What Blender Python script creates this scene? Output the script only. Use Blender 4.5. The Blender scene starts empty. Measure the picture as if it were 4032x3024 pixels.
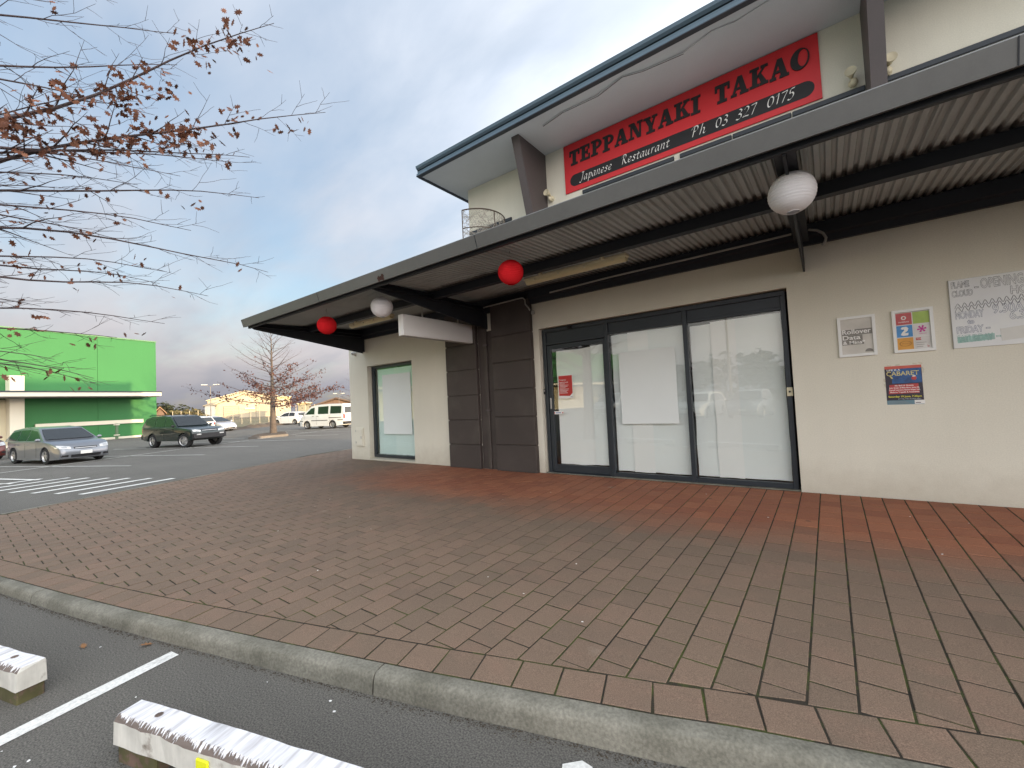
import bpy, bmesh, math, random
from mathutils import Vector, Matrix, noise
R_ = math.radians
random.seed(7)
sc = bpy.context.scene
COL = sc.collection

# ------------------------------------------------------------------ camera
CAM = Vector((0.0, -6.2475, 1.275))
cam_d = bpy.data.cameras.new('camera'); cam = bpy.data.objects.new('camera', cam_d); COL.objects.link(cam)
cam_d.sensor_width = 36.0; cam_d.lens = 36.0 * 1672.65 / 4032.0
cam_d.clip_start = 0.05; cam_d.clip_end = 6000
RX = Vector((0.79900714, 0.59934184, -0.04875391))
UP = -Vector((-0.06266091, 0.00235016, -0.99803211))
FW = Vector((-0.59804782, 0.80048975, 0.0394331))
m3 = Matrix((RX, UP, -FW)).transposed()
cam.matrix_world = Matrix.Translation(CAM) @ m3.to_4x4()
sc.camera = cam

# ------------------------------------------------------------------ light
SUN_EL, SUN_AZ = 4.0, 5.0          # degrees; azimuth measured from +x towards +y (the sun stands behind the building)
SKY_STRENGTH = 0.12
EXPOSURE = 2.30
sun_dir = Vector((math.cos(R_(SUN_EL)) * math.cos(R_(SUN_AZ)), math.cos(R_(SUN_EL)) * math.sin(R_(SUN_AZ)), math.sin(R_(SUN_EL))))
sl = bpy.data.lights.new('sun', 'SUN'); so = bpy.data.objects.new('sun', sl); COL.objects.link(so)
sl.energy = 2.0; sl.angle = R_(0.6); sl.color = (0.74, 0.53, 0.29)
so.rotation_euler = (-sun_dir).to_track_quat('-Z', 'Y').to_euler()
so.location = (20, 10, 30)

world = bpy.data.worlds.new('World'); sc.world = world; world.use_nodes = True
nt = world.node_tree; nt.nodes.clear()
def WN(t, **k):
    n = nt.nodes.new(t)
    for a, b in k.items(): setattr(n, a, b)
    return n
def wmath(op, a, b=None, clamp=False):
    n = WN('ShaderNodeMath', operation=op, use_clamp=clamp)
    for i, v in enumerate((a, b)):
        if v is None: continue
        if isinstance(v, (int, float)): n.inputs[i].default_value = v
        else: nt.links.new(v, n.inputs[i])
    return n.outputs[0]
sky = WN('ShaderNodeTexSky', sky_type='NISHITA', sun_disc=False)
sky.sun_elevation = R_(SUN_EL); sky.sun_rotation = R_(90 - SUN_AZ); sky.air_density = 1.0; sky.dust_density = 1.2; sky.ozone_density = 2.0
tc = WN('ShaderNodeTexCoord'); sep = WN('ShaderNodeSeparateXYZ'); nt.links.new(tc.outputs['Generated'], sep.inputs[0])
zc = wmath('MAXIMUM', sep.outputs[2], 0.0)
den = wmath('ADD', zc, 0.22)
comb = WN('ShaderNodeCombineXYZ')
nt.links.new(wmath('DIVIDE', sep.outputs[0], den), comb.inputs[0]); nt.links.new(wmath('DIVIDE', sep.outputs[1], den), comb.inputs[1])
comb.inputs[2].default_value = 3.1
def wnoise(scale, detail, rough, dist, stretch=(1, 1, 1), off=(0, 0, 0), lac=2.0):
    mp = WN('ShaderNodeMapping'); mp.inputs['Scale'].default_value = stretch; mp.inputs['Location'].default_value = off
    mp.inputs['Rotation'].default_value = (0, 0, R_(35)); nt.links.new(comb.outputs[0], mp.inputs[0])
    n = WN('ShaderNodeTexNoise'); n.inputs['Scale'].default_value = scale; n.inputs['Detail'].default_value = detail
    n.inputs['Roughness'].default_value = rough; n.inputs['Distortion'].default_value = dist; nt.links.new(mp.outputs[0], n.inputs[0]); return n.outputs[0]
n1 = wnoise(0.62, 4, 0.46, 0.2, (1, 1.4, 1), (2.3, 0.9, 0))
n2 = wnoise(2.2, 6, 0.55, 0.3, (1, 1.8, 1), (7.1, 3.0, 0))
mask = wmath('ADD', wmath('MULTIPLY', n1, 0.72), wmath('MULTIPLY', n2, 0.28))
low = wmath('MULTIPLY', wmath('SUBTRACT', 0.42, zc), 0.32)
mask = wmath('ADD', mask, low)
ramp = WN('ShaderNodeValToRGB'); nt.links.new(mask, ramp.inputs[0])
ramp.color_ramp.elements[0].position = 0.36; ramp.color_ramp.elements[1].position = 0.66
ramp.color_ramp.elements[0].color = (0.40, 0.40, 0.40, 1); ramp.color_ramp.elements[1].color = (0.97, 0.97, 0.97, 1); ramp.color_ramp.interpolation = 'EASE'
# cloud colour by height above the horizon: grey-violet banks low down, pale higher up
cr = WN('ShaderNodeValToRGB'); nt.links.new(zc, cr.inputs[0]); e = cr.color_ramp.elements
e[0].position = 0.0; e[0].color = (0.47, 0.49, 0.57, 1)
e[1].position = 1.0; e[1].color = (1.18, 1.24, 1.34, 1)
for p, c in ((0.05, (0.58, 0.565, 0.63, 1)), (0.11, (0.96, 0.87, 0.86, 1)), (0.2, (0.98, 0.955, 0.98, 1)), (0.34, (0.92, 0.96, 1.04, 1)), (0.55, (0.92, 0.98, 1.08, 1))):
    q = e.new(p); q.color = c
# streaks of light and shade inside the cloud
n3 = wnoise(1.5, 5, 0.52, 0.4, (1, 2.4, 1), (0.4, 5.0, 0))
shade = WN('ShaderNodeValToRGB'); nt.links.new(n3, shade.inputs[0])
shade.color_ramp.elements[0].position = 0.3; shade.color_ramp.elements[0].color = (0.86, 0.88, 0.92, 1)
shade.color_ramp.elements[1].position = 0.66; shade.color_ramp.elements[1].color = (1.10, 1.07, 1.05, 1)
cm = WN('ShaderNodeMixRGB', blend_type='MULTIPLY'); cm.inputs[0].default_value = 1.0
nt.links.new(cr.outputs[0], cm.inputs[1]); nt.links.new(shade.outputs[0], cm.inputs[2])
CLOUD_GAIN = 0.72 / SKY_STRENGTH
# cloud scatters forward: brighter and warmer on the side of the low sun
dt = WN('ShaderNodeVectorMath', operation='DOT_PRODUCT'); nt.links.new(tc.outputs['Generated'], dt.inputs[0]); dt.inputs[1].default_value = sun_dir
c1 = wmath('POWER', wmath('ADD', dt.outputs['Value'], 1.0), 2.0)
glow = WN('ShaderNodeCombineXYZ')
for i_, (a_, b_) in enumerate(((0.178, 0.512), (0.184, 0.480), (0.193, 0.425))):
    nt.links.new(wmath('MULTIPLY', wmath('ADD', wmath('MULTIPLY', c1, b_), a_), CLOUD_GAIN), glow.inputs[i_])
cg = WN('ShaderNodeMixRGB', blend_type='MULTIPLY'); cg.inputs[0].default_value = 1.0
nt.links.new(cm.outputs[0], cg.inputs[1]); nt.links.new(glow.outputs[0], cg.inputs[2])
# the clear air between the clouds (Nishita, lifted: the photograph is exposed for the shade)
sg = WN('ShaderNodeMixRGB', blend_type='MULTIPLY'); sg.inputs[0].default_value = 1.0
nt.links.new(sky.outputs[0], sg.inputs[1]); sg.inputs[2].default_value = (0.80, 0.80, 0.80, 1)
mx = WN('ShaderNodeMixRGB'); nt.links.new(ramp.outputs[0], mx.inputs[0]); nt.links.new(sg.outputs[0], mx.inputs[1]); nt.links.new(cg.outputs[0], mx.inputs[2])
bg = WN('ShaderNodeBackground'); bg.inputs[1].default_value = SKY_STRENGTH; nt.links.new(mx.outputs[0], bg.inputs[0])
wo = WN('ShaderNodeOutputWorld'); nt.links.new(bg.outputs[0], wo.inputs[0])
vs = sc.view_settings; vs.view_transform = 'Standard'; vs.look = 'None'; vs.exposure = EXPOSURE; vs.gamma = 1.0; vs.use_curve_mapping = False
sc.cycles.max_bounces = 7; sc.cycles.transparent_max_bounces = 12; sc.cycles.caustics_reflective = False; sc.cycles.caustics_refractive = False

# ------------------------------------------------------------------ materials
MATS = {}
def mat(name, col, rough=0.6, metal=0.0, var=0.0, vscale=3.0, fine=0.0, fscale=120.0, bump=0.0, bscale=200.0, spec=0.5, coat=0.0, col2=None, thr=(0.45, 0.62), streak=None, emit=None):
    """procedural Principled material: broad tone drift (var), fine grain (fine), a second colour in patches (col2), relief (bump)"""
    if name in MATS: return MATS[name]
    m = bpy.data.materials.new(name); m.use_nodes = True; MATS[name] = m
    t = m.node_tree; L = t.links; b = t.nodes['Principled BSDF']
    b.inputs['Base Color'].default_value = (*col, 1); b.inputs['Roughness'].default_value = rough; b.inputs['Metallic'].default_value = metal
    b.inputs['Specular IOR Level'].default_value = spec; b.inputs['Coat Weight'].default_value = coat
    geo = t.nodes.new('ShaderNodeNewGeometry'); cur = None
    def noi(scale, det=4, rg=0.55, sx=None):
        n = t.nodes.new('ShaderNodeTexNoise'); n.inputs['Scale'].default_value = scale; n.inputs['Detail'].default_value = det; n.inputs['Roughness'].default_value = rg
        if sx:
            mp = t.nodes.new('ShaderNodeMapping'); mp.inputs['Scale'].default_value = sx; L.new(geo.outputs['Position'], mp.inputs[0]); L.new(mp.outputs[0], n.inputs[0])
        else: L.new(geo.outputs['Position'], n.inputs[0])
        return n.outputs[0]
    def mixc(fac, a, bb, mode='MIX'):
        n = t.nodes.new('ShaderNodeMixRGB'); n.blend_type = mode
        for i, v in enumerate((fac, a, bb)):
            if hasattr(v, 'links') or hasattr(v, 'is_linked'): L.new(v, n.inputs[i])
            elif i == 0: n.inputs[0].default_value = v
            else: n.inputs[i].default_value = (*v, 1) if len(v) == 3 else v
        return n.outputs[0]
    def rmp(x, p0, p1, c0, c1):
        r = t.nodes.new('ShaderNodeValToRGB'); L.new(x, r.inputs[0]); r.color_ramp.elements[0].position = p0; r.color_ramp.elements[1].position = p1
        r.color_ramp.elements[0].color = (c0,) * 3 + (1,); r.color_ramp.elements[1].color = (c1,) * 3 + (1,); return r.outputs[0]
    cur = None
    if col2: cur = mixc(rmp(noi(vscale, 6, 0.6), thr[0], thr[1], 0, 1), col, col2)
    if var: cur = mixc(1.0, cur if cur is not None else col, rmp(noi(vscale * 0.7, 5), 0.3, 0.7, 1 - var, 1 + var * 0.6), 'MULTIPLY')
    if streak: cur = mixc(1.0, cur if cur is not None else col, rmp(noi(streak[0], 4, 0.6, streak[1]), 0.35, 0.65, 1 - streak[2], 1.0), 'MULTIPLY')
    if fine: cur = mixc(1.0, cur if cur is not None else col, rmp(noi(fscale, 2), 0.3, 0.7, 1 - fine, 1 + fine), 'MULTIPLY')
    if cur is not None: L.new(cur, b.inputs['Base Color'])
    if bump:
        bp = t.nodes.new('ShaderNodeBump'); bp.inputs['Strength'].default_value = bump; bp.inputs['Distance'].default_value = 0.004
        L.new(noi(bscale, 3), bp.inputs['Height']); L.new(bp.outputs[0], b.inputs['Normal'])
    if emit:
        b.inputs['Emission Color'].default_value = (*col, 1); b.inputs['Emission Strength'].default_value = emit
    return m

M_wall = mat('painted_plaster', (0.745, 0.725, 0.625), 0.85, var=0.06, vscale=0.9, fine=0.05, fscale=90, bump=0.35, bscale=160, streak=(1.0, (5, 5, 0.5), 0.02))
M_wall_up = mat('painted_plaster_upper', (0.75, 0.735, 0.63), 0.85, var=0.07, vscale=0.8, fine=0.05, fscale=90, bump=0.35, bscale=160, streak=(1.0, (4, 4, 0.4), 0.04))
def splash(m, z1=0.42, amt=0.42):
    t = m.node_tree; L = t.links; bs = t.nodes['Principled BSDF']; src = bs.inputs['Base Color'].links[0].from_socket; geo = t.nodes.new('ShaderNodeNewGeometry'); sp = t.nodes.new('ShaderNodeSeparateXYZ'); L.new(geo.outputs['Position'], sp.inputs[0])
    n = t.nodes.new('ShaderNodeTexNoise'); n.inputs['Scale'].default_value = 5; n.inputs['Detail'].default_value = 7; n.inputs['Roughness'].default_value = .65; L.new(geo.outputs['Position'], n.inputs[0])
    a = t.nodes.new('ShaderNodeMath'); a.operation = 'MULTIPLY_ADD'; L.new(n.outputs[0], a.inputs[0]); a.inputs[1].default_value = -0.5; L.new(sp.outputs[2], a.inputs[2])
    r = t.nodes.new('ShaderNodeMapRange'); r.inputs[1].default_value = -0.28; r.inputs[2].default_value = z1 - .25; r.inputs[3].default_value = amt; r.inputs[4].default_value = 0; L.new(a.outputs[0], r.inputs[0])
    mx_ = t.nodes.new('ShaderNodeMixRGB'); L.new(r.outputs[0], mx_.inputs[0]); L.new(src, mx_.inputs[1]); mx_.inputs[2].default_value = (.30, .25, .18, 1)
    v = t.nodes.new('ShaderNodeTexVoronoi'); v.inputs['Scale'].default_value = 1.9; L.new(geo.outputs['Position'], v.inputs[0]); rr_ = t.nodes.new('ShaderNodeValToRGB'); L.new(v.outputs['Distance'], rr_.inputs[0]); rr_.color_ramp.elements[0].position = .012; rr_.color_ramp.elements[1].position = .022; rr_.color_ramp.elements[0].color = (.45, .45, .45, 1); rr_.color_ramp.elements[1].color = (0, 0, 0, 1)
    m2 = t.nodes.new('ShaderNodeMixRGB'); L.new(rr_.outputs[0], m2.inputs[0]); L.new(mx_.outputs[0], m2.inputs[1]); m2.inputs[2].default_value = (.16, .14, .11, 1); L.new(m2.outputs[0], bs.inputs['Base Color'])
splash(M_wall)
M_brown = mat('brown_painted_cladding', (0.060, 0.048, 0.044), 0.7, var=0.15, vscale=1.4, fine=0.12, fscale=150, bump=0.3, bscale=180, col2=(0.085, 0.074, 0.064), thr=(0.5, 0.75))
M_fin = mat('fin_paint', (0.085, 0.072, 0.072), 0.6, var=0.12, vscale=2, fine=0.06)
M_frame = mat('charcoal_aluminium', (0.030, 0.038, 0.048), 0.42, 0.2, var=0.1, vscale=4, fine=0.05)
M_steel = mat('charcoal_steel', (0.016, 0.020, 0.028), 0.6, var=0.2, vscale=3, fine=0.1, bump=0.1)
M_fascia = mat('fascia_flashing', (0.150, 0.152, 0.148), 0.5, 0.15, var=0.10, vscale=1.2, fine=0.03, streak=(1.0, (14, 1, 14), 0.06))
M_soffit = mat('soffit_board', (0.60, 0.625, 0.645), 0.8, var=0.12, vscale=0.8, fine=0.04)
M_gutter = mat('blue_grey_gutter', (0.10, 0.155, 0.20), 0.45, 0.1, var=0.10, vscale=1.5, fine=0.03)
M_gutter_dk = mat('gutter_edge_dark', (0.030, 0.038, 0.050), 0.5, 0.1, var=0.1)
M_paper = mat('white_paper', (0.93, 0.94, 0.93), 0.8, var=0.02, vscale=2.0, bump=0.5, bscale=5)
M_paper_g = mat('white_paper_cool', (0.88, 0.92, 0.915), 0.8, var=0.05, vscale=1.4, bump=0.6, bscale=4)
M_white = mat('white_paint', (0.80, 0.80, 0.80), 0.5, var=0.05, vscale=3)
M_white_pl = mat('white_plastic_frame', (0.82, 0.84, 0.83), 0.35, var=0.03)
M_cream = mat('cream_plastic', (0.70, 0.64, 0.46), 0.5, var=0.12, vscale=8)
M_cond = mat('grey_conduit', (0.42, 0.42, 0.40), 0.6, var=0.15, vscale=4)
M_lightbox = mat('light_box_face', (0.90, 0.915, 0.91), 0.55, var=0.04, vscale=1.5)
M_red = mat('sign_red', (0.66, 0.026, 0.034), 0.5, var=0.10, vscale=1.2, fine=0.03)
M_sblack = mat('sign_black', (0.012, 0.013, 0.016), 0.6, var=0.2, vscale=6)
M_swhite = mat('sign_white', (0.85, 0.85, 0.83), 0.6)
M_rust = mat('rusty_wire', (0.075, 0.050, 0.035), 0.85, var=0.3, vscale=12)
M_black = mat('black_plastic', (0.012, 0.012, 0.013), 0.45)
M_dark = mat('dark_interior', (0.02, 0.02, 0.022), 0.9)

def glass_mat(name, tint, base, spec_rough=0.0):
    """window pane: mostly clear, with the mirror reflection of a coated shop window"""
    m = bpy.data.materials.new(name); m.use_nodes = True; t = m.node_tree; t.nodes.clear()
    o = t.nodes.new('ShaderNodeOutputMaterial'); mixn = t.nodes.new('ShaderNodeMixShader')
    tr = t.nodes.new('ShaderNodeBsdfTransparent'); tr.inputs[0].default_value = (*tint, 1)
    gl = t.nodes.new('ShaderNodeBsdfGlossy'); gl.inputs['Roughness'].default_value = spec_rough; gl.inputs[0].default_value = (0.95, 1.0, 0.98, 1)
    fr = t.nodes.new('ShaderNodeFresnel'); fr.inputs[0].default_value = 1.5
    mp = t.nodes.new('ShaderNodeMath'); mp.operation = 'MULTIPLY_ADD'; mp.inputs[1].default_value = 1.7; mp.inputs[2].default_value = base; mp.use_clamp = True
    ge = t.nodes.new('ShaderNodeNewGeometry'); inv = t.nodes.new('ShaderNodeMath'); inv.operation = 'SUBTRACT'; inv.inputs[0].default_value = 1.0; t.links.new(ge.outputs['Backfacing'], inv.inputs[1])   # the pane mirrors once, on the face it is seen from
    mu = t.nodes.new('ShaderNodeMath'); mu.operation = 'MULTIPLY'; t.links.new(mp.outputs[0], mu.inputs[0]); t.links.new(inv.outputs[0], mu.inputs[1])
    t.links.new(fr.outputs[0], mp.inputs[0]); t.links.new(mu.outputs[0], mixn.inputs[0]); t.links.new(tr.outputs[0], mixn.inputs[1]); t.links.new(gl.outputs[0], mixn.inputs[2]); t.links.new(mixn.outputs[0], o.inputs[0])
    MATS[name] = m; return m
M_glass = glass_mat('shop_glass', (0.985, 0.998, 0.992), 0.03)
M_glass_l = glass_mat('side_window_glass', (0.93, 0.985, 0.975), 0.02)

def lantern_mat(name, col):
    m = bpy.data.materials.new(name); m.use_nodes = True; t = m.node_tree; t.nodes.clear()
    o = t.nodes.new('ShaderNodeOutputMaterial'); a = t.nodes.new('ShaderNodeBsdfDiffuse'); b = t.nodes.new('ShaderNodeBsdfTranslucent'); mixn = t.nodes.new('ShaderNodeMixShader')
    n = t.nodes.new('ShaderNodeTexNoise'); n.inputs['Scale'].default_value = 9; n.inputs['Detail'].default_value = 5
    g = t.nodes.new('ShaderNodeNewGeometry'); t.links.new(g.outputs['Position'], n.inputs[0])
    r = t.nodes.new('ShaderNodeValToRGB'); r.color_ramp.elements[0].color = (*[c * 0.88 for c in col], 1); r.color_ramp.elements[1].color = (*col, 1); t.links.new(n.outputs[0], r.inputs[0])
    t.links.new(r.outputs[0], a.inputs[0]); t.links.new(r.outputs[0], b.inputs[0]); mixn.inputs[0].default_value = 0.12
    t.links.new(a.outputs[0], mixn.inputs[1]); t.links.new(b.outputs[0], mixn.inputs[2]); t.links.new(mixn.outputs[0], o.inputs[0]); return m
M_lred = lantern_mat('red_lantern_fabric', (0.90, 0.030, 0.040)); M_lwhite = lantern_mat('white_lantern_fabric', (0.95, 0.95, 0.98))

# ------------------------------------------------------------------ mesh helpers
class MB:
    def __init__(s): s.v = []; s.f = []
    def quad(s, *p):
        i = len(s.v); s.v += [Vector(q) for q in p]; s.f.append(tuple(range(i, i + len(p)))); return s
    def box(s, x0, x1, y0, y1, z0, z1, bev=0.0):
        i = len(s.v)
        if bev <= 0:
            s.v += [Vector(p) for p in ((x0, y0, z0), (x1, y0, z0), (x1, y1, z0), (x0, y1, z0), (x0, y0, z1), (x1, y0, z1), (x1, y1, z1), (x0, y1, z1))]
            s.f += [tuple(i + k for k in q) for q in ((0, 3, 2, 1), (4, 5, 6, 7), (0, 1, 5, 4), (1, 2, 6, 5), (2, 3, 7, 6), (3, 0, 4, 7))]
            return s
        b = bev; rings = [(z0, b), (z0 + b, 0), (z1 - b, 0), (z1, b)]
        for z, k in rings:      # octagonal rings: chamfered vertical edges too
            s.v += [Vector(p) for p in ((x0 + b + k * .0, y0 + k, z), (x1 - b, y0 + k, z), (x1 - k, y0 + b, z), (x1 - k, y1 - b, z), (x1 - b, y1 - k, z), (x0 + b, y1 - k, z), (x0 + k, y1 - b, z), (x0 + k, y0 + b, z))]
        for r in range(3):
            for k in range(8):
                a, c = i + r * 8 + k, i + r * 8 + (k + 1) % 8; s.f.append((a, c, c + 8, a + 8))
        s.f.append(tuple(i + k for k in range(7, -1, -1))); s.f.append(tuple(i + 24 + k for k in range(8))); return s
    def prism(s, poly, axis, a, b):
        """extrude a 2-D polygon along an axis: 'x' uses (y,z), 'y' uses (x,z), 'z' uses (x,y)"""
        i = len(s.v); n = len(poly)
        def P(u, v, w): return Vector((w, u, v)) if axis == 'x' else (Vector((u, w, v)) if axis == 'y' else Vector((u, v, w)))
        s.v += [P(u, v, a) for u, v in poly] + [P(u, v, b) for u, v in poly]
        s.f.append(tuple(range(i + n - 1, i - 1, -1))); s.f.append(tuple(range(i + n, i + 2 * n)))
        for k in range(n): s.f.append((i + k, i + (k + 1) % n, i + n + (k + 1) % n, i + n + k))
        return s
    def tube(s, pts, rad, n=6, cap=True):
        pts = [Vector(p) for p in pts]; i0 = len(s.v); ref = None
        for k, p in enumerate(pts):
            d = (pts[min(k + 1, len(pts) - 1)] - pts[max(k - 1, 0)])
            if d.length < 1e-9: d = Vector((0, 0, 1))
            d.normalize()
            if ref is None: ref = d.orthogonal()
            ref = (ref - d * ref.dot(d)); ref = ref.normalized() if ref.length > 1e-6 else d.orthogonal().normalized()
            bn = d.cross(ref); r = rad[k] if isinstance(rad, (list, tuple)) else rad
            for j in range(n):
                a = 2 * math.pi * j / n; s.v.append(p + (ref * math.cos(a) + bn * math.sin(a)) * r)
        for k in range(len(pts) - 1):
            for j in range(n):
                a, b = i0 + k * n + j, i0 + k * n + (j + 1) % n; s.f.append((a, b, b + n, a + n))
        if cap:
            s.f.append(tuple(i0 + j for j in range(n - 1, -1, -1))); e0 = i0 + (len(pts) - 1) * n; s.f.append(tuple(e0 + j for j in range(n)))
        return s
    def lathe(s, prof, c=(0, 0, 0), axis='z', n=20, a0=0.0, a1=2 * math.pi):
        """prof: list of (radius, height) turned round an axis through c"""
        i0 = len(s.v); m = len(prof); full = abs(a1 - a0 - 2 * math.pi) < 1e-6; nn = n if full else n + 1; c = Vector(c)
        for k in range(nn):
            a = a0 + (a1 - a0) * k / n; ca, sa = math.cos(a), math.sin(a)
            for r, h in prof:
                p = Vector((r * ca, r * sa, h)) if axis == 'z' else (Vector((r * ca, h, r * sa)) if axis == 'y' else Vector((h, r * ca, r * sa)))
                s.v.append(c + p)
        for k in range(n):
            for j in range(m - 1):
                a = i0 + k * m + j; b = i0 + ((k + 1) % nn) * m + j; s.f.append((a, b, b + 1, a + 1))
        return s
    def ball(s, c, r, n=10, sq=(1, 1, 1)):
        prof = [(math.sin(math.pi * k / n) * r, -math.cos(math.pi * k / n) * r) for k in range(n + 1)]; i0 = len(s.v); s.lathe(prof, (0, 0, 0), 'z', n * 2)
        for k in range(i0, len(s.v)): s.v[k] = Vector((s.v[k].x * sq[0], s.v[k].y * sq[1], s.v[k].z * sq[2])) + Vector(c)
        return s
    def xform(s, M, i0=0):
        for k in range(i0, len(s.v)): s.v[k] = M @ s.v[k]
        return s
    def build(s, name, material, parent=None, smooth=False, local=False, kind=None, label=None, cat=None, group=None):
        me = bpy.data.meshes.new(name); v = s.v; c = Vector((0, 0, 0))
        if not local and v:
            lo = Vector((min(p[k] for p in v) for k in range(3))); hi = Vector((max(p[k] for p in v) for k in range(3)))
            c = Vector(((lo.x + hi.x) / 2, (lo.y + hi.y) / 2, lo.z))
        me.from_pydata([tuple(p - c) for p in v], [], s.f); me.materials.append(material)
        bm = bmesh.new(); bm.from_mesh(me); bmesh.ops.remove_doubles(bm, verts=bm.verts, dist=1e-5); bmesh.ops.recalc_face_normals(bm, faces=bm.faces)
        if smooth:
            for f in bm.faces: f.smooth = True
            ang = R_(40)
            for ed in bm.edges:
                if len(ed.link_faces) == 2 and ed.calc_face_angle(0) > ang: ed.smooth = False
        bm.to_mesh(me); bm.free(); me.update()
        return link(name, me, parent, c, local, kind, label, cat, group)
def tag(o, label=None, cat=None, group=None, kind=None):
    for k, x in (('label', label), ('category', cat), ('group', group), ('kind', kind)):
        if x: o[k] = x
    return o
WLOC = {}
def link(name, me, parent=None, c=Vector((0, 0, 0)), local=False, kind=None, label=None, cat=None, group=None):
    o = bpy.data.objects.new(name, me); COL.objects.link(o)
    if parent: o.parent = parent
    base = WLOC.get(parent.name, Vector((0, 0, 0))) if (parent and not local) else Vector((0, 0, 0))
    o.location = c - base if not local else c
    WLOC[o.name] = Vector(c) if not local else Vector((0, 0, 0))
    return tag(o, label, cat, group, kind)
def empty(name, loc, label, cat, group=None, rz=0.0, kind=None):
    o = bpy.data.objects.new(name, None); COL.objects.link(o); o.location = loc; o.rotation_euler = (0, 0, rz); o.empty_display_size = 0.2
    WLOC[o.name] = Vector(loc); return tag(o, label, cat, group, kind)
def copy_tree(o, parent=None):
    c = o.copy(); COL.objects.link(c)
    if parent: c.parent = parent
    for ch in list(o.children): copy_tree(ch, c)
    return c
def text_mesh(body, size, width=None, shear=0.0, off=0.0, outline=0.0, ext=0.0, spacing=1.0, align='LEFT'):
    cu = bpy.data.curves.new('t', 'FONT'); cu.body = body; cu.size = size; cu.shear = shear; cu.offset = off; cu.extrude = ext; cu.space_character = spacing; cu.resolution_u = 4
    cu.align_x = align
    if outline: cu.fill_mode = 'NONE'; cu.bevel_depth = outline; cu.bevel_resolution = 0
    o = bpy.data.objects.new('t', cu); me = bpy.data.meshes.new_from_object(o); bpy.data.objects.remove(o)
    if width and len(me.vertices):
        xs = [v.co.x for v in me.vertices]; w = max(xs) - min(xs); x0 = min(xs)
        for v in me.vertices: v.co.x = (v.co.x - (x0 if align == 'LEFT' else 0)) * width / w
    return me
def wall_text(name, body, x, z, y, size, material, parent, width=None, **k):
    """lettering lying flat on a wall that faces -y"""
    me = text_mesh(body, size, width, **k); me.materials.append(material)
    for v in me.vertices: v.co = Vector((v.co.x, -v.co.z, v.co.y))
    return link(name, me, parent, Vector((x, y, z)))

# ================================================================== SETTING
LOT = -0.25
PS = 0.03                                   # fall of the paving away from the wall
def pz(y): return PS * y if y < 0 else 0.0

def m_ground():
    m = mat('dry_grass_and_gravel', (0.20, 0.165, 0.10), 0.95, var=0.25, vscale=0.12, fine=0.2, fscale=9, col2=(0.12, 0.12, 0.06), thr=(0.42, 0.62)); return m
g = MB(); g.quad((-3200, -3200, LOT - 0.006), (3200, -3200, LOT - 0.006), (3200, 3200, LOT - 0.006), (-3200, 3200, LOT - 0.006))
g.build('ground', m_ground(), kind='structure')
M_asph = mat('asphalt', (0.128, 0.121, 0.108), 0.88, var=0.16, vscale=0.35, fine=0.55, fscale=120, bump=1.0, bscale=150, streak=(1.0, (0.6, 3.0, 1), 0.10))
g = MB(); g.v = [Vector((x, y, LOT)) for x, y in ((-62, -70), (70, -70), (70, 70), (-78, 70), (-62, 30), (-56, 19), (-50, 9), (-47.5, 5.6))]; g.f = [tuple(range(8))]
lot = g.build('car_park', M_asph, kind='structure')
M_line = mat('road_marking_paint', (0.74, 0.74, 0.71), 0.75, var=0.12, vscale=1.5, fine=0.15, fscale=60, col2=(0.40, 0.40, 0.39), thr=(0.62, 0.72))
M_line_far = mat('worn_marking_paint', (0.52, 0.52, 0.49), 0.8, var=0.2, vscale=0.8, fine=0.2, fscale=40, col2=(0.26, 0.26, 0.26), thr=(0.55, 0.75))
def stripe(p, q, w, name='painted_line', m=None, skew=None):
    p = Vector((*p, 0)); q = Vector((*q, 0)); d = (q - p).normalized(); n = Vector((-d.y, d.x, 0)) * w / 2
    k = Vector((*skew, 0)).normalized() * w / 2 / max(0.2, abs(Vector((*skew, 0)).normalized().dot(n.normalized()))) if skew else n
    if k.dot(n) < 0: k = -k
    b = MB(); zz = LOT + 0.004 + 0.0007 * len(lot.children); nseg = max(1, int((q - p).length / 0.4)); pts = []
    up = [p + k + (q - p) * i / nseg for i in range(nseg + 1)]; dn = [p - k + (q - p) * i / nseg for i in range(nseg + 1)]
    for s_ in (up, dn):
        for i in range(nseg + 1): s_[i] = Vector((s_[i].x + random.uniform(-.006, .006), s_[i].y + random.uniform(-.006, .006), zz))
    for i in range(nseg): b.quad(dn[i], dn[i + 1], up[i + 1], up[i])
    return b.build(name, m or M_line, lot)
# bay line by the camera, ragged paint dab
stripe((-3.49, -5.35), (-2.95, -7.6), 0.095, 'painted_line')
b = MB(); dab = [(-.99, -4.70), (-.93, -4.64), (-.88, -4.645), (-.80, -4.76), (-.62, -5.3), (-.70, -5.32), (-.84, -4.98), (-.93, -4.83)]
b.v = [Vector((x, y, LOT + .004)) for x, y in dab]; b.f = [tuple(range(8))]; b.build('painted_line', M_line, lot)
# crossing bars
z1a = Vector((-12.0, -4.26, 0)); dz = Vector((-0.727, -0.275, 0)); bar = Vector((-0.52, 1.72, 0))
for i in range(8):
    p = z1a + dz * i; q = p + bar * (1.0 if i < 7 else 0.9); stripe(p.xy, q.xy, 0.17, 'crossing_bar', M_line, skew=(0.93, 0.36))
stripe((-17.35, -4.72), (-24.5, -7.1), 0.11, 'painted_line', M_line)
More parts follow.
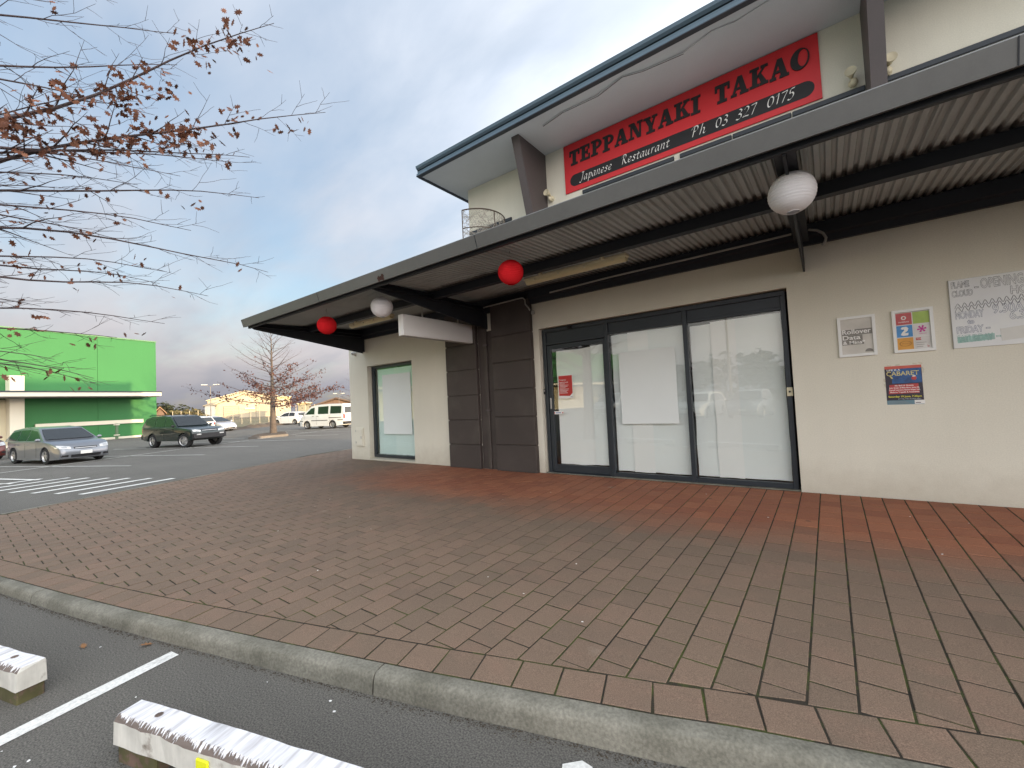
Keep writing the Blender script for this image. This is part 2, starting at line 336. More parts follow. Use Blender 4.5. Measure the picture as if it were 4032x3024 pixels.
# bay lines and the spine of the double bays
ax = Vector((math.cos(R_(21)), math.sin(R_(21)), 0))
for (x, y, ln) in ((-18.43, -2.6, 9.6), (-19.64, -.18, 9.6), (-21.15, 2.4, 9.4), (-22.28, 5.15, 9.4), (-23.54, 7.83, 3.2), (-29.4, 5.0, 3.4), (-24.9, 10.6, 9.6), (-26.2, 13.2, 9.6), (-17.0, -5.2, 9.6)):
    p = Vector((x, y, 0)); q = p - ax * ln; stripe(p.xy, q.xy, 0.10, 'painted_line', M_line_far)
stripe((-19.2, -9.2), (-33.2, 16.2), 0.10, 'painted_line', M_line_far)
# ---- paving
KP = [(6.0, -2.42), (4.0, -3.0), (1.5, -3.72), (0.119, -4.12), (-0.4, -4.27), (-0.68, -4.37), (-1.34, -4.57), (-1.8, -4.71), (-2.44, -4.89), (-2.9, -5.02), (-3.42, -5.16), (-4.35, -5.41), (-5.29, -5.64), (-6.51, -5.92), (-7.6, -6.16), (-8.8, -6.38), (-9.7, -6.46), (-10.3, -6.40), (-10.75, -6.12), (-11.05, -5.7)]
EDGE = [(-11.05, -5.7), (-11.4, -4.0), (-11.7, -2.2), (-12.0, -0.5), (-12.4, 1.5), (-13.2, 6.0), (-14.0, 10.5)]   # open edge by the crossing
def kerb_y(x):
    for (xa, ya), (xb, yb) in zip(KP, KP[1:]):
        if xb <= x <= xa: return ya + (yb - ya) * (x - xa) / (xb - xa)
    return -5.7 if x < -11 else -2.4
def offset_line(pts, d):
    out = []
    for i, p in enumerate(pts):
        a = Vector(pts[max(i - 1, 0)]); c = Vector(pts[min(i + 1, len(pts) - 1)]); t = (c - a).normalized(); out.append(Vector(p) + Vector((-t.y, t.x)) * d)
    return out
HD = 0.197                                   # depth of the course along the kerb
inner = offset_line(KP, -HD - 0.024)         # towards the wall
# base under the pavers: sand, dirt and moss showing in the joints
def m_joint():
    m = mat('joint_dirt_and_moss', (0.028, 0.022, 0.014), 0.95, var=0.3, vscale=6, fine=0.4, fscale=150, col2=(0.044, 0.054, 0.009), thr=(0.47, 0.57)); return m
b = MB(); poly = [Vector((6, 0.4))] + [Vector(p) for p in KP] + [Vector(p) for p in EDGE[1:]] + [Vector((-9.8, 10.5)), Vector((-9.8, 0.4))]
b.v = [Vector((p.x, p.y, pz(p.y) - 0.0032)) for p in poly]; b.f = [tuple(range(len(poly)))]
bmx = bmesh.new(); vs_ = [bmx.verts.new(v) for v in b.v]; bmx.faces.new(vs_); bmesh.ops.triangulate(bmx, faces=bmx.faces)
# split at the fold (wall line) so the fall is true
bmesh.ops.bisect_plane(bmx, geom=bmx.verts[:] + bmx.edges[:] + bmx.faces[:], plane_co=(0, 0, 0), plane_no=(0, 1, 0))
for v in bmx.verts: v.co.z = pz(v.co.y) - 0.0032
me = bpy.data.meshes.new('pavement'); bmx.to_mesh(me); bmx.free(); me.materials.append(m_joint())
pave = link('pavement', me, kind='structure')

def m_paver():
    m = bpy.data.materials.new('clay_paver'); m.use_nodes = True; t = m.node_tree; L = t.links; bs = t.nodes['Principled BSDF']
    geo = t.nodes.new('ShaderNodeNewGeometry'); sp = t.nodes.new('ShaderNodeSeparateXYZ'); L.new(geo.outputs['Position'], sp.inputs[0])
    def noi(s, d=4, r=0.55, sx=None):
        n = t.nodes.new('ShaderNodeTexNoise'); n.inputs['Scale'].default_value = s; n.inputs['Detail'].default_value = d; n.inputs['Roughness'].default_value = r
        if sx:
            mp = t.nodes.new('ShaderNodeMapping'); mp.inputs['Scale'].default_value = sx; L.new(geo.outputs['Position'], mp.inputs[0]); L.new(mp.outputs[0], n.inputs[0])
        else: L.new(geo.outputs['Position'], n.inputs[0])
        return n.outputs[0]
    def mt(op, a, b=None, clamp=False):
        n = t.nodes.new('ShaderNodeMath'); n.operation = op; n.use_clamp = clamp
        for i, v in enumerate((a, b)):
            if v is None: continue
            if isinstance(v, (int, float)): n.inputs[i].default_value = v
            else: L.new(v, n.inputs[i])
        return n.outputs[0]
    def mixc(f, a, b, mode='MIX'):
        n = t.nodes.new('ShaderNodeMixRGB'); n.blend_type = mode
        for i, v in enumerate((f, a, b)):
            if isinstance(v, (int, float)): n.inputs[i].default_value = v
            elif isinstance(v, tuple): n.inputs[i].default_value = (*v, 1)
            else: L.new(v, n.inputs[i])
        return n.outputs[0]
    # one random tone for each paver: island random works for single and joined pavers alike
    rnd = geo.outputs['Random Per Island']
    wn = t.nodes.new('ShaderNodeTexWhiteNoise'); wn.noise_dimensions = '2D'
    cx = mt('FLOOR', mt('DIVIDE', mt('ADD', sp.outputs[0], 20.0), 0.1836)); cy = mt('FLOOR', mt('DIVIDE', mt('ADD', sp.outputs[1], 30.0), 0.1148))
    cb = t.nodes.new('ShaderNodeCombineXYZ'); L.new(cx, cb.inputs[0]); L.new(cy, cb.inputs[1])
    oi = t.nodes.new('ShaderNodeObjectInfo')
    rr = mt('FRACT', mt('ADD', mt('MULTIPLY', rnd, 1.0), oi.outputs['Random']))
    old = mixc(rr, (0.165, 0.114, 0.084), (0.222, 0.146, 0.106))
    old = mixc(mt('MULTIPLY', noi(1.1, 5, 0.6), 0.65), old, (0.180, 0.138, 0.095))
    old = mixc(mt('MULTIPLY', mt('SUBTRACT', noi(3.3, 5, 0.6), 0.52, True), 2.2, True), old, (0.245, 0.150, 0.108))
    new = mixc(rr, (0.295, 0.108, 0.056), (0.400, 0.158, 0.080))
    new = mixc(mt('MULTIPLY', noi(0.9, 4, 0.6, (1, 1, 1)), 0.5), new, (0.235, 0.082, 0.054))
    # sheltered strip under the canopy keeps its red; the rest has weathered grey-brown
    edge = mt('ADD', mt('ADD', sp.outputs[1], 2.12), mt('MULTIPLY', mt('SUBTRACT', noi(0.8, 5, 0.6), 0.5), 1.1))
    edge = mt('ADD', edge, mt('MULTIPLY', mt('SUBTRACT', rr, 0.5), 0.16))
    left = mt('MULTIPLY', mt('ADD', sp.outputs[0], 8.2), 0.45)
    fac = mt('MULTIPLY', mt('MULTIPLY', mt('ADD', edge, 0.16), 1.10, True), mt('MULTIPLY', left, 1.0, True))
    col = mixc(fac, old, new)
    grime = mt('MULTIPLY', mt('SUBTRACT', noi(1.6, 5, 0.65), 0.5, True), 1.7, True)
    col = mixc(mt('MULTIPLY', grime, 0.55), col, (0.115, 0.088, 0.066))
    spk = t.nodes.new('ShaderNodeValToRGB'); L.new(noi(210, 2), spk.inputs[0]); spk.color_ramp.elements[0].position = .3; spk.color_ramp.elements[1].position = .72
    spk.color_ramp.elements[0].color = (.62, .62, .62, 1); spk.color_ramp.elements[1].color = (1.38, 1.36, 1.34, 1)
    col = mixc(1.0, col, spk.outputs[0], 'MULTIPLY')
    # spots: gum, lime bloom
    vor = t.nodes.new('ShaderNodeTexVoronoi'); vor.inputs['Scale'].default_value = 1.7; L.new(geo.outputs['Position'], vor.inputs[0])
    gum = t.nodes.new('ShaderNodeValToRGB'); L.new(vor.outputs['Distance'], gum.inputs[0]); gum.color_ramp.elements[0].position = 0.028; gum.color_ramp.elements[1].position = 0.05
    gum.color_ramp.elements[0].color = (1, 1, 1, 1); gum.color_ramp.elements[1].color = (0, 0, 0, 1)
    gsel = mt('GREATER_THAN', vor.outputs['Color'], 0.5); col = mixc(mt('MULTIPLY', mt('MULTIPLY', gum.outputs[0], gsel), 0.55), col, (0.035, 0.032, 0.03))
    vor2 = t.nodes.new('ShaderNodeTexVoronoi'); vor2.inputs['Scale'].default_value = 1.1; mp2 = t.nodes.new('ShaderNodeMapping'); mp2.inputs['Location'].default_value = (5.2, 1.3, 0); L.new(geo.outputs['Position'], mp2.inputs[0]); L.new(mp2.outputs[0], vor2.inputs[0])
    lime = t.nodes.new('ShaderNodeValToRGB'); L.new(mt('ADD', vor2.outputs['Distance'], mt('MULTIPLY', noi(40, 3), 0.08)), lime.inputs[0]); lime.color_ramp.elements[0].position = 0.05; lime.color_ramp.elements[1].position = 0.12
    lime.color_ramp.elements[0].color = (1, 1, 1, 1); lime.color_ramp.elements[1].color = (0, 0, 0, 1)
    lsel = mt('GREATER_THAN', vor2.outputs['Color'], 0.7); col = mixc(mt('MULTIPLY', mt('MULTIPLY', lime.outputs[0], lsel), 0.45), col, (0.36, 0.31, 0.25))
    L.new(col, bs.inputs['Base Color']); bs.inputs['Roughness'].default_value = 0.78; bs.inputs['Specular IOR Level'].default_value = 0.45
    bp = t.nodes.new('ShaderNodeBump'); bp.inputs['Strength'].default_value = 0.55; bp.inputs['Distance'].default_value = 0.003; L.new(noi(150, 3), bp.inputs['Height']); L.new(bp.outputs[0], bs.inputs['Normal'])
    return m
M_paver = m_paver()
PX, PY, GAP = 0.1836, 0.2295, 0.0075
def clip(poly, p, n):                        # keep the side the normal points to
    out = []
    for i, a in enumerate(poly):
        c = poly[(i + 1) % len(poly)]; da = (a - p).dot(n); dc = (c - p).dot(n)
        if da >= 0: out.append(a)
        if (da >= 0) != (dc >= 0): out.append(a + (c - a) * (da / (da - dc)))
    return out
def area(p): return 0.5 * abs(sum(p[i].x * p[(i + 1) % len(p)].y - p[(i + 1) % len(p)].x * p[i].y for i in range(len(p))))
def paver_mesh(poly, h=0.045, ch=0.003):
    """solid paver with a chamfered top edge; poly about its own centre"""
    n = len(poly); c = sum(poly, Vector((0, 0))) / n
    ins = [p + (c - p).normalized() * ch * 1.4 for p in poly]
    v = [(p.x, p.y, -h) for p in poly] + [(p.x, p.y, -ch * 0.7) for p in poly] + [(p.x, p.y, 0) for p in ins]; f = [tuple(2 * n + i for i in range(n))]
    for r in (0, n):
        for i in range(n): f.append((r + i, r + (i + 1) % n, r + n + (i + 1) % n, r + n + i))
    return v, f
def screen(p):
    d = Vector(p) - CAM; zz = d.dot(FW)
    if zz < 0.2: return None
    return (512 + 1672.65 / 4032 * 1024 * d.dot(RX) / zz, 384 - 1672.65 / 4032 * 1024 * d.dot(UP) / zz)
def scr_area(poly, c):
    s = [screen((c.x + p.x, c.y + p.y, pz(c.y))) for p in poly]
    if any(q is None for q in s): return 0
    if max(q[0] for q in s) < 0 or min(q[0] for q in s) > 1024 or min(q[1] for q in s) > 768: return 0
    return 0.5 * abs(sum(s[i][0] * s[(i + 1) % len(s)][1] - s[(i + 1) % len(s)][0] * s[i][1] for i in range(len(s))))
pavers = []      # (centre, polygon about the centre, is_full)
gx, gy = (PX - 0.0105) / 2, (PY - 0.0105) / 2
full = [Vector((-gx, -gy)), Vector((gx, -gy)), Vector((gx, gy)), Vector((-gx, gy))]
c0 = int((-14.2) / PX); c1 = int(5.6 / PX)
for ci in range(c0, c1):
    x = 0.013 + PX / 2 + ci * PX
    off = PY / 2 if ci % 2 else 0.0
    y = -3.68 + off + PY / 2 + 40 * PY
    while y > -6.9:
        y -= PY
        if y > 8.5: continue
        inside_b = x > -9.93 and y > -PY / 2 + 0.0
        if y > 0.35 and x > -9.95: continue
        ky = kerb_y(x)
        if x > -11.05 and y < ky - 0.3: break
        poly = [p + Vector((x, y)) for p in full]; cut = False
        # wall
        if x > -10.0 and y + PY / 2 > -0.01:
            if x > -9.85: poly = clip(poly, Vector((0, -0.012)), Vector((0, -1)))
            else: poly = clip(poly, Vector((-9.89, 0)), Vector((-1, 0)))
            cut = True
        # kerb course
        if len(poly) > 2 and y < ky + 0.75:
            for a, c in zip(inner, inner[1:]):
                if min(a.x, c.x) - 0.22 < x < max(a.x, c.x) + 0.22:
                    t = (c - a).normalized(); n = Vector((t.y, -t.x))       # towards the wall
                    if n.y < 0 and abs(t.y) < abs(t.x): n = -n
                    q = clip(poly, a + n * 0.003, n)
                    if len(q) != len(poly) or any((u - w).length > 1e-6 for u, w in zip(q, poly)): cut = True
                    poly = q
                    if len(poly) < 3: break
        # open edge
        if len(poly) > 2 and x < -10.6:
            for a, c in zip(EDGE, EDGE[1:]):
                if a[1] - 0.25 < y < c[1] + 0.25:
                    a_, c_ = Vector(a), Vector(c); t = (c_ - a_).normalized(); n = Vector((t.y, -t.x)); n = n if n.x > 0 else -n
                    q = clip(poly, a_ + n * 0.14, n)
                    if len(q) != len(poly) or any((u - w).length > 1e-6 for u, w in zip(q, poly)): cut = True
                    poly = q
                    if len(poly) < 3: break
        if len(poly) < 3 or area(poly) < 0.0003: continue
        c = Vector((x, y)) if not cut else sum(poly, Vector((0, 0))) / len(poly)
        pavers.append((c, [p - c for p in poly], not cut))
# the course laid along the kerb
seg = [Vector(p) for p in KP]; dist = 0.0; mid = offset_line(KP, -HD / 2 - 0.015)
path = []
for a, c in zip(mid, mid[1:]):
    n = max(1, int((c - a).length / 0.002)); path += [a + (c - a) * i / n for i in range(n)]
acc = 0; last = path[0]; hw = (0.222 - 0.010) / 2
for i, p in enumerate(path[1:-1], 1):
    acc += (p - path[i - 1]).length
    if acc >= 0.222:
        acc = 0; t = (path[i + 1] - path[i - 1]).normalized(); n = Vector((-t.y, t.x)); hh = HD / 2
        pavers.append((p.copy(), [-t * hw - n * hh, t * hw - n * hh, t * hw + n * hh, -t * hw + n * hh], False))
pavers.sort(key=lambda q: -scr_area(q[1], q[0]))
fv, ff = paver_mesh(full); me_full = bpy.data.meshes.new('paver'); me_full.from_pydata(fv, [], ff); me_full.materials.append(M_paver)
tiltx = math.atan(PS); rest_v, rest_f = [], []
for k, (c, poly, isfull) in enumerate(pavers):
    dzr = min(0.0022, max(-0.0008, random.gauss(0.0004, 0.0009))); rx = (tiltx if c.y < 0 else 0) + random.uniform(-.006, .006); ry = random.uniform(-.007, .007); rz = random.uniform(-.008, .008)
    if k < 296:
        if isfull: me = me_full
        else:
            if area(poly) and sum((poly[i].x * poly[(i + 1) % len(poly)].y - poly[(i + 1) % len(poly)].x * poly[i].y) for i in range(len(poly))) < 0: poly = poly[::-1]
            v, f = paver_mesh(poly); me = bpy.data.meshes.new('paver'); me.from_pydata(v, [], f); me.materials.append(M_paver)
        o = bpy.data.objects.new('paver', me); COL.objects.link(o); o.parent = pave
        o.location = Vector((c.x, c.y, pz(c.y) + dzr)); o.rotation_euler = (rx, ry, rz)
    else:
        if sum((poly[i].x * poly[(i + 1) % len(poly)].y - poly[(i + 1) % len(poly)].x * poly[i].y) for i in range(len(poly))) < 0: poly = poly[::-1]
        v, f = paver_mesh(poly); i0 = len(rest_v); Mx = Matrix.Translation((c.x, c.y, pz(c.y) + dzr)) @ Matrix.Rotation(rx, 4, 'X') @ Matrix.Rotation(ry, 4, 'Y') @ Matrix.Rotation(rz, 4, 'Z')
        rest_v += [tuple(Mx @ Vector(p)) for p in v]; rest_f += [tuple(i0 + i for i in q) for q in f]
me = bpy.data.meshes.new('far_pavers'); me.from_pydata(rest_v, [], rest_f); me.materials.append(M_paver)
o = bpy.data.objects.new('far_pavers', me); COL.objects.link(o); o.parent = pave; o['kind'] = 'stuff'

# ---- kerb, in cast lengths
M_kerb = mat('weathered_concrete', (0.225, 0.215, 0.178), 0.9, var=0.16, vscale=2.5, fine=0.22, fscale=70, bump=0.8, bscale=60, col2=(0.130, 0.124, 0.098), thr=(0.42, 0.66))
kerb = bpy.data.objects.new('kerb', None); COL.objects.link(kerb); kerb['kind'] = 'structure'; WLOC[kerb.name] = Vector((0, 0, 0)); kerb.empty_display_size = 0.2
PROF = [(-0.004, -0.03), (-0.002, 0.0), (0.03, 0.0005), (0.058, -0.002), (0.076, -0.009), (0.088, -0.025), (0.094, -0.052), (0.100, -0.16)]
kpts = []
for a, c in zip(KP, KP[1:]):
    a, c = Vector(a), Vector(c); n = max(1, int((c - a).length / 0.12)); kpts += [a + (c - a) * i / n for i in range(n)]
kpts.append(Vector(KP[-1]))
def kerb_len(x0, x1):
    pts = [Vector((x0, kerb_y(x0)))] * (x0 < 5.9) + [p for p in kpts if x1 + .03 < p.x < x0 - .03] + [Vector((x1, kerb_y(x1)))] * (x1 > -11)
    if len(pts) < 2: return
    b = MB(); n = len(PROF)
    for i, p in enumerate(pts):
        a = pts[max(i - 1, 0)]; c = pts[min(i + 1, len(pts) - 1)]; t = (c - a).normalized(); out = Vector((-t.y, t.x))
        if out.dot(Vector((0, -1)) if abs(t.x) > abs(t.y) else Vector((-1, 0))) < 0: out = -out
        for j, (d, z) in enumerate(PROF):
            w = noise.noise(Vector((p.x * 5, p.y * 5, j * 2.3))) * 0.006 + noise.noise(Vector((p.x * 1.3, p.y * 1.3, j * .4))) * 0.002
            q = p + out * (d + w); zz = pz(p.y) + z + w * 0.6 if j < n - 1 else LOT - 0.02
            if i in (0, len(pts) - 1): q = q + (t * (0.005 + 0.008 * noise.noise(Vector((j * 3.1, p.x, 1)))) * (1 if i == 0 else -1))
            b.v.append(Vector((q.x, q.y, zz)))
    for i in range(len(pts) - 1):
        for j in range(n - 1): b.f.append((i * n + j, i * n + j + 1, (i + 1) * n + j + 1, (i + 1) * n + j))
    b.f.append(tuple(range(n))); b.f.append(tuple((len(pts) - 1) * n + j for j in range(n)))
    b.build('kerb_stone', M_kerb, kerb, smooth=True)
kerb_len(6, 0.6); kerb_len(0.6, -2.07); kerb_len(-2.07, -5.6); kerb_len(-5.6, -11.1)
b = MB(); n = 4                                # dropped concrete edge beside the crossing
eo = offset_line(EDGE, 0.0); ei = offset_line(EDGE, -0.13)
if ei[1].x < eo[1].x: ei = offset_line(EDGE, 0.13)
for i in range(len(EDGE) - 1):
    a, c, d, f = eo[i], eo[i + 1], ei[i + 1], ei[i]
    b.quad((a.x, a.y, pz(a.y) - .002), (c.x, c.y, pz(c.y) - .002), (d.x, d.y, pz(d.y) + .002), (f.x, f.y, pz(f.y) + .002))
    b.quad((a.x, a.y, LOT - .02), (c.x, c.y, LOT - .02), (c.x, c.y, pz(c.y) - .002), (a.x, a.y, pz(a.y) - .002))
b.build('kerb_edge_strip', M_kerb, kerb)

# ================================================================== RESTAURANT BUILDING
bld = empty('restaurant_building', (-2, 0, 0), 'cream plastered shop building with charcoal shopfront, iron canopy and upper storey', 'building')
WL, WR_ = -9.87, 40.0  # unseen right-hand run lengthened to block the low sun
# ground-floor wall with its openings
b = MB()
def wl(x0, x1, z0, z1, y0=0.0, y1=0.26): b.box(x0, x1, y0, y1, z0, z1)
b.box(WL, -9.105, 0, 0.26, -0.1, 3.24); wl(-9.105, -7.44, 2.295, 3.24); wl(-9.105, -7.44, -0.1, 0.035); wl(-7.44, -4.03, -0.1, 3.24); wl(-4.03, -0.357, 2.51, 3.24); wl(-0.357, WR_, -0.1, 3.24)
b.build('wall', M_wall, bld)
# sloping sill of the small window
MB().prism([(-0.012, 0.03), (0.2, 0.055), (0.2, 0.036), (-0.012, 0.015)], 'x', -9.10, -7.445).build('window_sill', M_wall, bld)
# left side wall, back and roofs (closed volume; the upper storey rises to the back, shaped unseen to shade the green store)
MB().box(WL, WL + 0.24, 0.26, 6.4, -0.1, 3.24).build('side_wall', M_wall, bld)
MB().box(WL, WR_, 6.4, 6.6, -0.1, 7.1).build('back_wall', M_wall_up, bld)
MB().box(WL - 0.01, -5.54, 0.0, 6.39, 3.24, 3.34).build('flat_roof', M_fascia, bld)
MB().box(-9.6, 6.9, 1.3, 1.4, 0.0, 3.2).build('inner_partition', M_dark, bld)
MB().box(-9.6, 6.9, 0.262, 1.3, 3.1, 3.2).build('inner_ceiling', M_dark, bld)
MB().box(-9.6, 6.9, 0.262, 1.3, -0.08, 0.0).build('inner_floor', M_dark, bld)
MB().box(-5.53, WR_, 0.0, 0.2, 3.245, 5.5).build('upper_wall', M_wall_up, bld)
MB().box(-5.53, -5.33, 0.2, 6.39, 3.345, 5.5).build('upper_side_wall', M_wall_up, bld)
MB().box(-5.8, WR_, -1.0, 6.3, 5.502, 5.53).build('soffit', M_soffit, bld)
roof = MB().prism([(-1.02, 5.66), (2.2, 7.20), (6.6, 7.28), (6.6, 7.20), (2.25, 7.12), (-1.02, 5.58)], 'x', -5.84, WR_).build('roof', M_gutter, bld)
MB().prism([(-0.99, 5.535), (6.5, 5.535), (6.5, 7.19), (2.25, 7.11), (-0.99, 5.57)], 'x', -5.82, -5.79).build('rake_board', M_gutter_dk, bld)
gu = MB().prism([(-1.0, 5.485), (-1.05, 5.49), (-1.045, 5.525), (-1.02, 5.535), (-1.02, 5.60), (-1.055, 5.625), (-1.065, 5.665), (-1.0, 5.668)], 'x', -5.845, WR_).build('gutter', M_gutter, bld)
MB().prism([(-0.985, 5.47), (-1.058, 5.472), (-1.056, 5.484), (-0.985, 5.484)], 'x', -5.845, WR_).build('gutter_lip', M_gutter_dk, gu)
MB().prism([(-1.0, 5.47), (6.4, 5.47), (6.4, 5.50), (-1.0, 5.50)], 'x', -5.85, -5.80).build('rake_lip', M_gutter_dk, bld)
# sloping fins between wall and eave
for x0, x1 in ((-3.845, -3.705), (0.535, 0.665), (4.9, 5.03)):
    MB().prism([(0.0, 5.50), (-0.80, 5.50), (-0.205, 3.3), (0.0, 3.3)], 'x', x0, x1).build('fin', M_fin, bld)
# dark flashing strips on the upper wall just above the canopy
for x0, x1 in ((-5.52, -4.48), (-3.03, -1.575), (-1.496, -0.835), (-0.82, -0.173), (-0.16, 0.53), (0.67, 4.88)):
    MB().box(x0, x1, -0.03, -0.002, 4.585, 4.645, 0.006).build('flashing_strip', M_frame, bld)
# hairline cable sagging under the soffit
pts = [(-3.3, -0.72, 5.49), (-2.9, -0.80, 5.485), (-2.35, -0.78, 5.48), (-1.95, -0.88, 5.492), (-1.7, -0.80, 5.49), (-1.2, -0.76, 5.48), (-0.85, -0.86, 5.49), (-0.6, -0.82, 5.49), (-0.1, -0.9, 5.492), (0.5, -0.93, 5.493)]
MB().tube(pts, 0.006, 5).build('soffit_cable', M_soffit, bld)
MB().tube([(p[0], p[1] + 0.02, p[2] + 0.004) for p in pts[:6]], 0.005, 5).build('soffit_cable', M_fin, bld)

# ---- brown panelled pilasters, each course a panel of its own
pil = MB().box(-5.44, -5.03, -0.004, 0.0, 0.0, 3.2).build('recess_panel', M_brown, bld)
def pilaster(x0, x1, jz, y):
    t = MB().box(x0 + 0.02, x1 - 0.02, y + 0.02, -0.001, 0.0, 3.2).build('pilaster', M_brown, bld)
    zs = [-0.01] + jz + [3.19]
    for a, c in zip(zs, zs[1:]):
        MB().box(x0, x1, y, -0.002, a + 0.007, c - 0.007, 0.008).build('panel', M_brown, t)
pilaster(-6.27, -5.44, [0.455, 0.94, 1.42, 1.92, 2.42], -0.09)
pilaster(-5.03, -4.145, [0.475, 0.985, 1.485, 1.985, 2.48], -0.10)
MB().box(-5.27, -5.20, -0.05, -0.004, 0.0, 3.15, 0.01).build('downpipe', M_brown, bld)
for z in (2.35, 1.1): MB().box(-5.285, -5.185, -0.056, -0.003, z, z + 0.03).build('pipe_clip', M_fin, bld)

# ---- shopfront
FY0, FY1 = 0.07, 0.15
sf = MB().box(-4.005, -0.382, FY0, FY1, 2.435, 2.495, 0.004).build('shopfront_frame', M_frame, bld)
def bar(x0, x1, z0, z1, y0=FY0, y1=FY1, nm='frame_bar', bv=0.004): return MB().box(x0, x1, y0, y1, z0, z1, bv).build(nm, M_frame, sf)
bar(-4.005, -3.945, 0.0, 2.435, nm='jamb'); bar(-0.44, -0.382, 0.0, 2.435, nm='jamb')
bar(-2.835, -2.775, 0.0, 2.435, FY0 - .006, FY1 + .004, 'mullion'); bar(-1.635, -1.575, 0.0, 2.435, FY0 - .006, FY1 + .004, 'mullion')
bar(-3.945, -2.835, 2.215, 2.255, nm='transom'); bar(-2.775, -1.635, 2.255, 2.295, nm='transom'); bar(-1.575, -0.44, 2.255, 2.295, nm='transom')
bar(-2.775, -1.635, 0.012, 0.075, nm='bottom_rail'); bar(-1.575, -0.44, 0.012, 0.075, nm='bottom_rail')
bar(-3.945, -2.835, 0.0, 0.022, FY0 - .03, FY1, 'threshold', 0.003)
for x0, x1, z0 in ((-3.945, -2.835, 2.255), (-2.775, -1.635, 2.295), (-1.575, -0.44, 2.295)):
    MB().box(x0 + .002, x1 - .002, FY0 + 0.03, FY1 - 0.01, z0, 2.434).build('head_panel', M_frame, sf)
MB().box(-4.03, -0.357, 0.02, 0.26, -0.02, 0.0105).build('door_step', M_kerb, bld)
for k, (x0, x1, z0, z1) in enumerate(((-2.775, -1.635, 0.075, 2.255), (-1.575, -0.44, 0.075, 2.255))):
    MB().box(x0, x1, 0.108, 0.114, z0, z1).build('window_pane', M_glass, bld)
# sliding door leaf
door = MB().box(-3.935, -3.855, 0.085, 0.128, 0.026, 2.205, 0.004).build('door', M_frame, bld)
MB().box(-2.885, -2.838, 0.085, 0.128, 0.026, 2.205, 0.004).build('stile', M_frame, door)
MB().box(-3.855, -2.885, 0.086, 0.127, 2.135, 2.205).build('top_rail', M_frame, door)
MB().box(-3.855, -2.885, 0.086, 0.127, 0.026, 0.145).build('bottom_rail', M_frame, door)
MB().box(-3.855, -2.885, 0.104, 0.110, 0.145, 2.135).build('door_glass', M_glass, door)
MB().box(-3.915, -3.885, 0.074, 0.085, 1.10, 1.29, 0.004).build('handle', M_cond, door)
MB().box(-4.02, -3.985, 0.045, 0.07, 1.36, 1.45, 0.006).build('lock_case', M_black, bld)
MB().ball((-4.0, 0.043, 1.42), 0.012, 6).build('lock_cylinder', M_white, bld)
b = MB(); b.lathe([(0.0, 0.0), (0.028, 0.0), (0.032, 0.02), (0.022, 0.05), (0.0, 0.055)], (0, 0, 0), 'z', 12); b.xform(Matrix.Translation((-3.44, 0.03, 2.455)) @ Matrix.Rotation(R_(60), 4, 'X')); b.box(-3.47, -3.41, 0.045, 0.07, 2.45, 2.48, 0.004)
b.build('door_sensor', M_black, bld, smooth=True)
# ---- small window
wf = MB().box(-9.10, -7.445, 0.12, 0.20, 2.225, 2.29, 0.004).build('window_frame', M_frame, bld)
MB().box(-9.10, -9.03, 0.12, 0.20, 0.06, 2.225, 0.004).build('jamb', M_frame, wf); MB().box(-7.51, -7.445, 0.12, 0.20, 0.06, 2.225, 0.004).build('jamb', M_frame, wf); MB().box(-9.03, -7.51, 0.121, 0.199, 0.06, 0.125, 0.004).build('bottom_rail', M_frame, wf)
MB().box(-9.03, -7.51, 0.155, 0.161, 0.125, 2.225).build('window_pane', M_glass_l, bld)

# ---- paper taped up inside the glass (each sheet a thing)
def sheet(x0, x1, z0, z1, y, label, m, wav=0.008, seed=0, skew=0.0):
    b = MB(); nx, nz = 14, 22; rnd = random.Random(seed)
    for j in range(nz + 1):
        for i in range(nx + 1):
            u, v = i / nx, j / nz; x = x0 + (x1 - x0) * u + skew * (v - 0.5); z = z0 + (z1 - z0) * v
            w = noise.noise(Vector((x * 2.1 + seed, z * 1.1, seed * 3.7))) * wav + noise.noise(Vector((x * 6, z * 9 + seed, 1.0))) * wav * 0.6 * (1.2 - v)
            if i in (0, nx): x += noise.noise(Vector((z * 3, seed, 2))) * 0.008
            if j in (0, nz): z += noise.noise(Vector((x * 4, seed, 5))) * 0.010
            b.v.append(Vector((x, y + w, z)))
    for j in range(nz):
        for i in range(nx): a = j * (nx + 1) + i; b.f.append((a, a + 1, a + nx + 2, a + nx + 1))
    o = b.build('paper_sheet', m, smooth=True, label=label, cat='paper', group='paper sheets covering the windows'); return o
sheet(-3.80, -3.12, 0.15, 2.10, 0.165, 'wide white paper sheet taped inside the door glass', M_paper, seed=1)
sheet(-3.14, -2.90, 0.16, 2.12, 0.150, 'narrow white paper strip along the right edge of the door glass', M_paper_g, seed=2)
sheet(-2.76, -2.46, 0.09, 2.24, 0.170, 'narrow left paper strip in the middle shop window', M_paper_g, seed=3)
sheet(-2.49, -2.17, 0.085, 2.25, 0.155, 'second paper strip from the left in the middle shop window', M_paper, seed=4)
sheet(-2.20, -1.65, 0.09, 2.25, 0.170, 'widest right paper sheet in the middle shop window', M_paper_g, seed=5)
sheet(-1.56, -1.27, 0.09, 2.215, 0.170, 'narrow left paper strip in the right shop window', M_paper_g, seed=6)
sheet(-1.29, -0.98, 0.085, 2.235, 0.155, 'middle paper strip in the right shop window', M_paper, seed=7)
sheet(-1.01, -0.45, 0.09, 2.24, 0.170, 'widest right paper sheet in the right shop window', M_paper_g, seed=8)
sheet(-8.98, -8.30, 0.13, 2.20, 0.205, 'left paper sheet inside the small end window', M_paper_g, seed=9)
sheet(-8.33, -7.52, 0.13, 2.20, 0.192, 'right paper sheet inside the small end window', M_paper, seed=10)
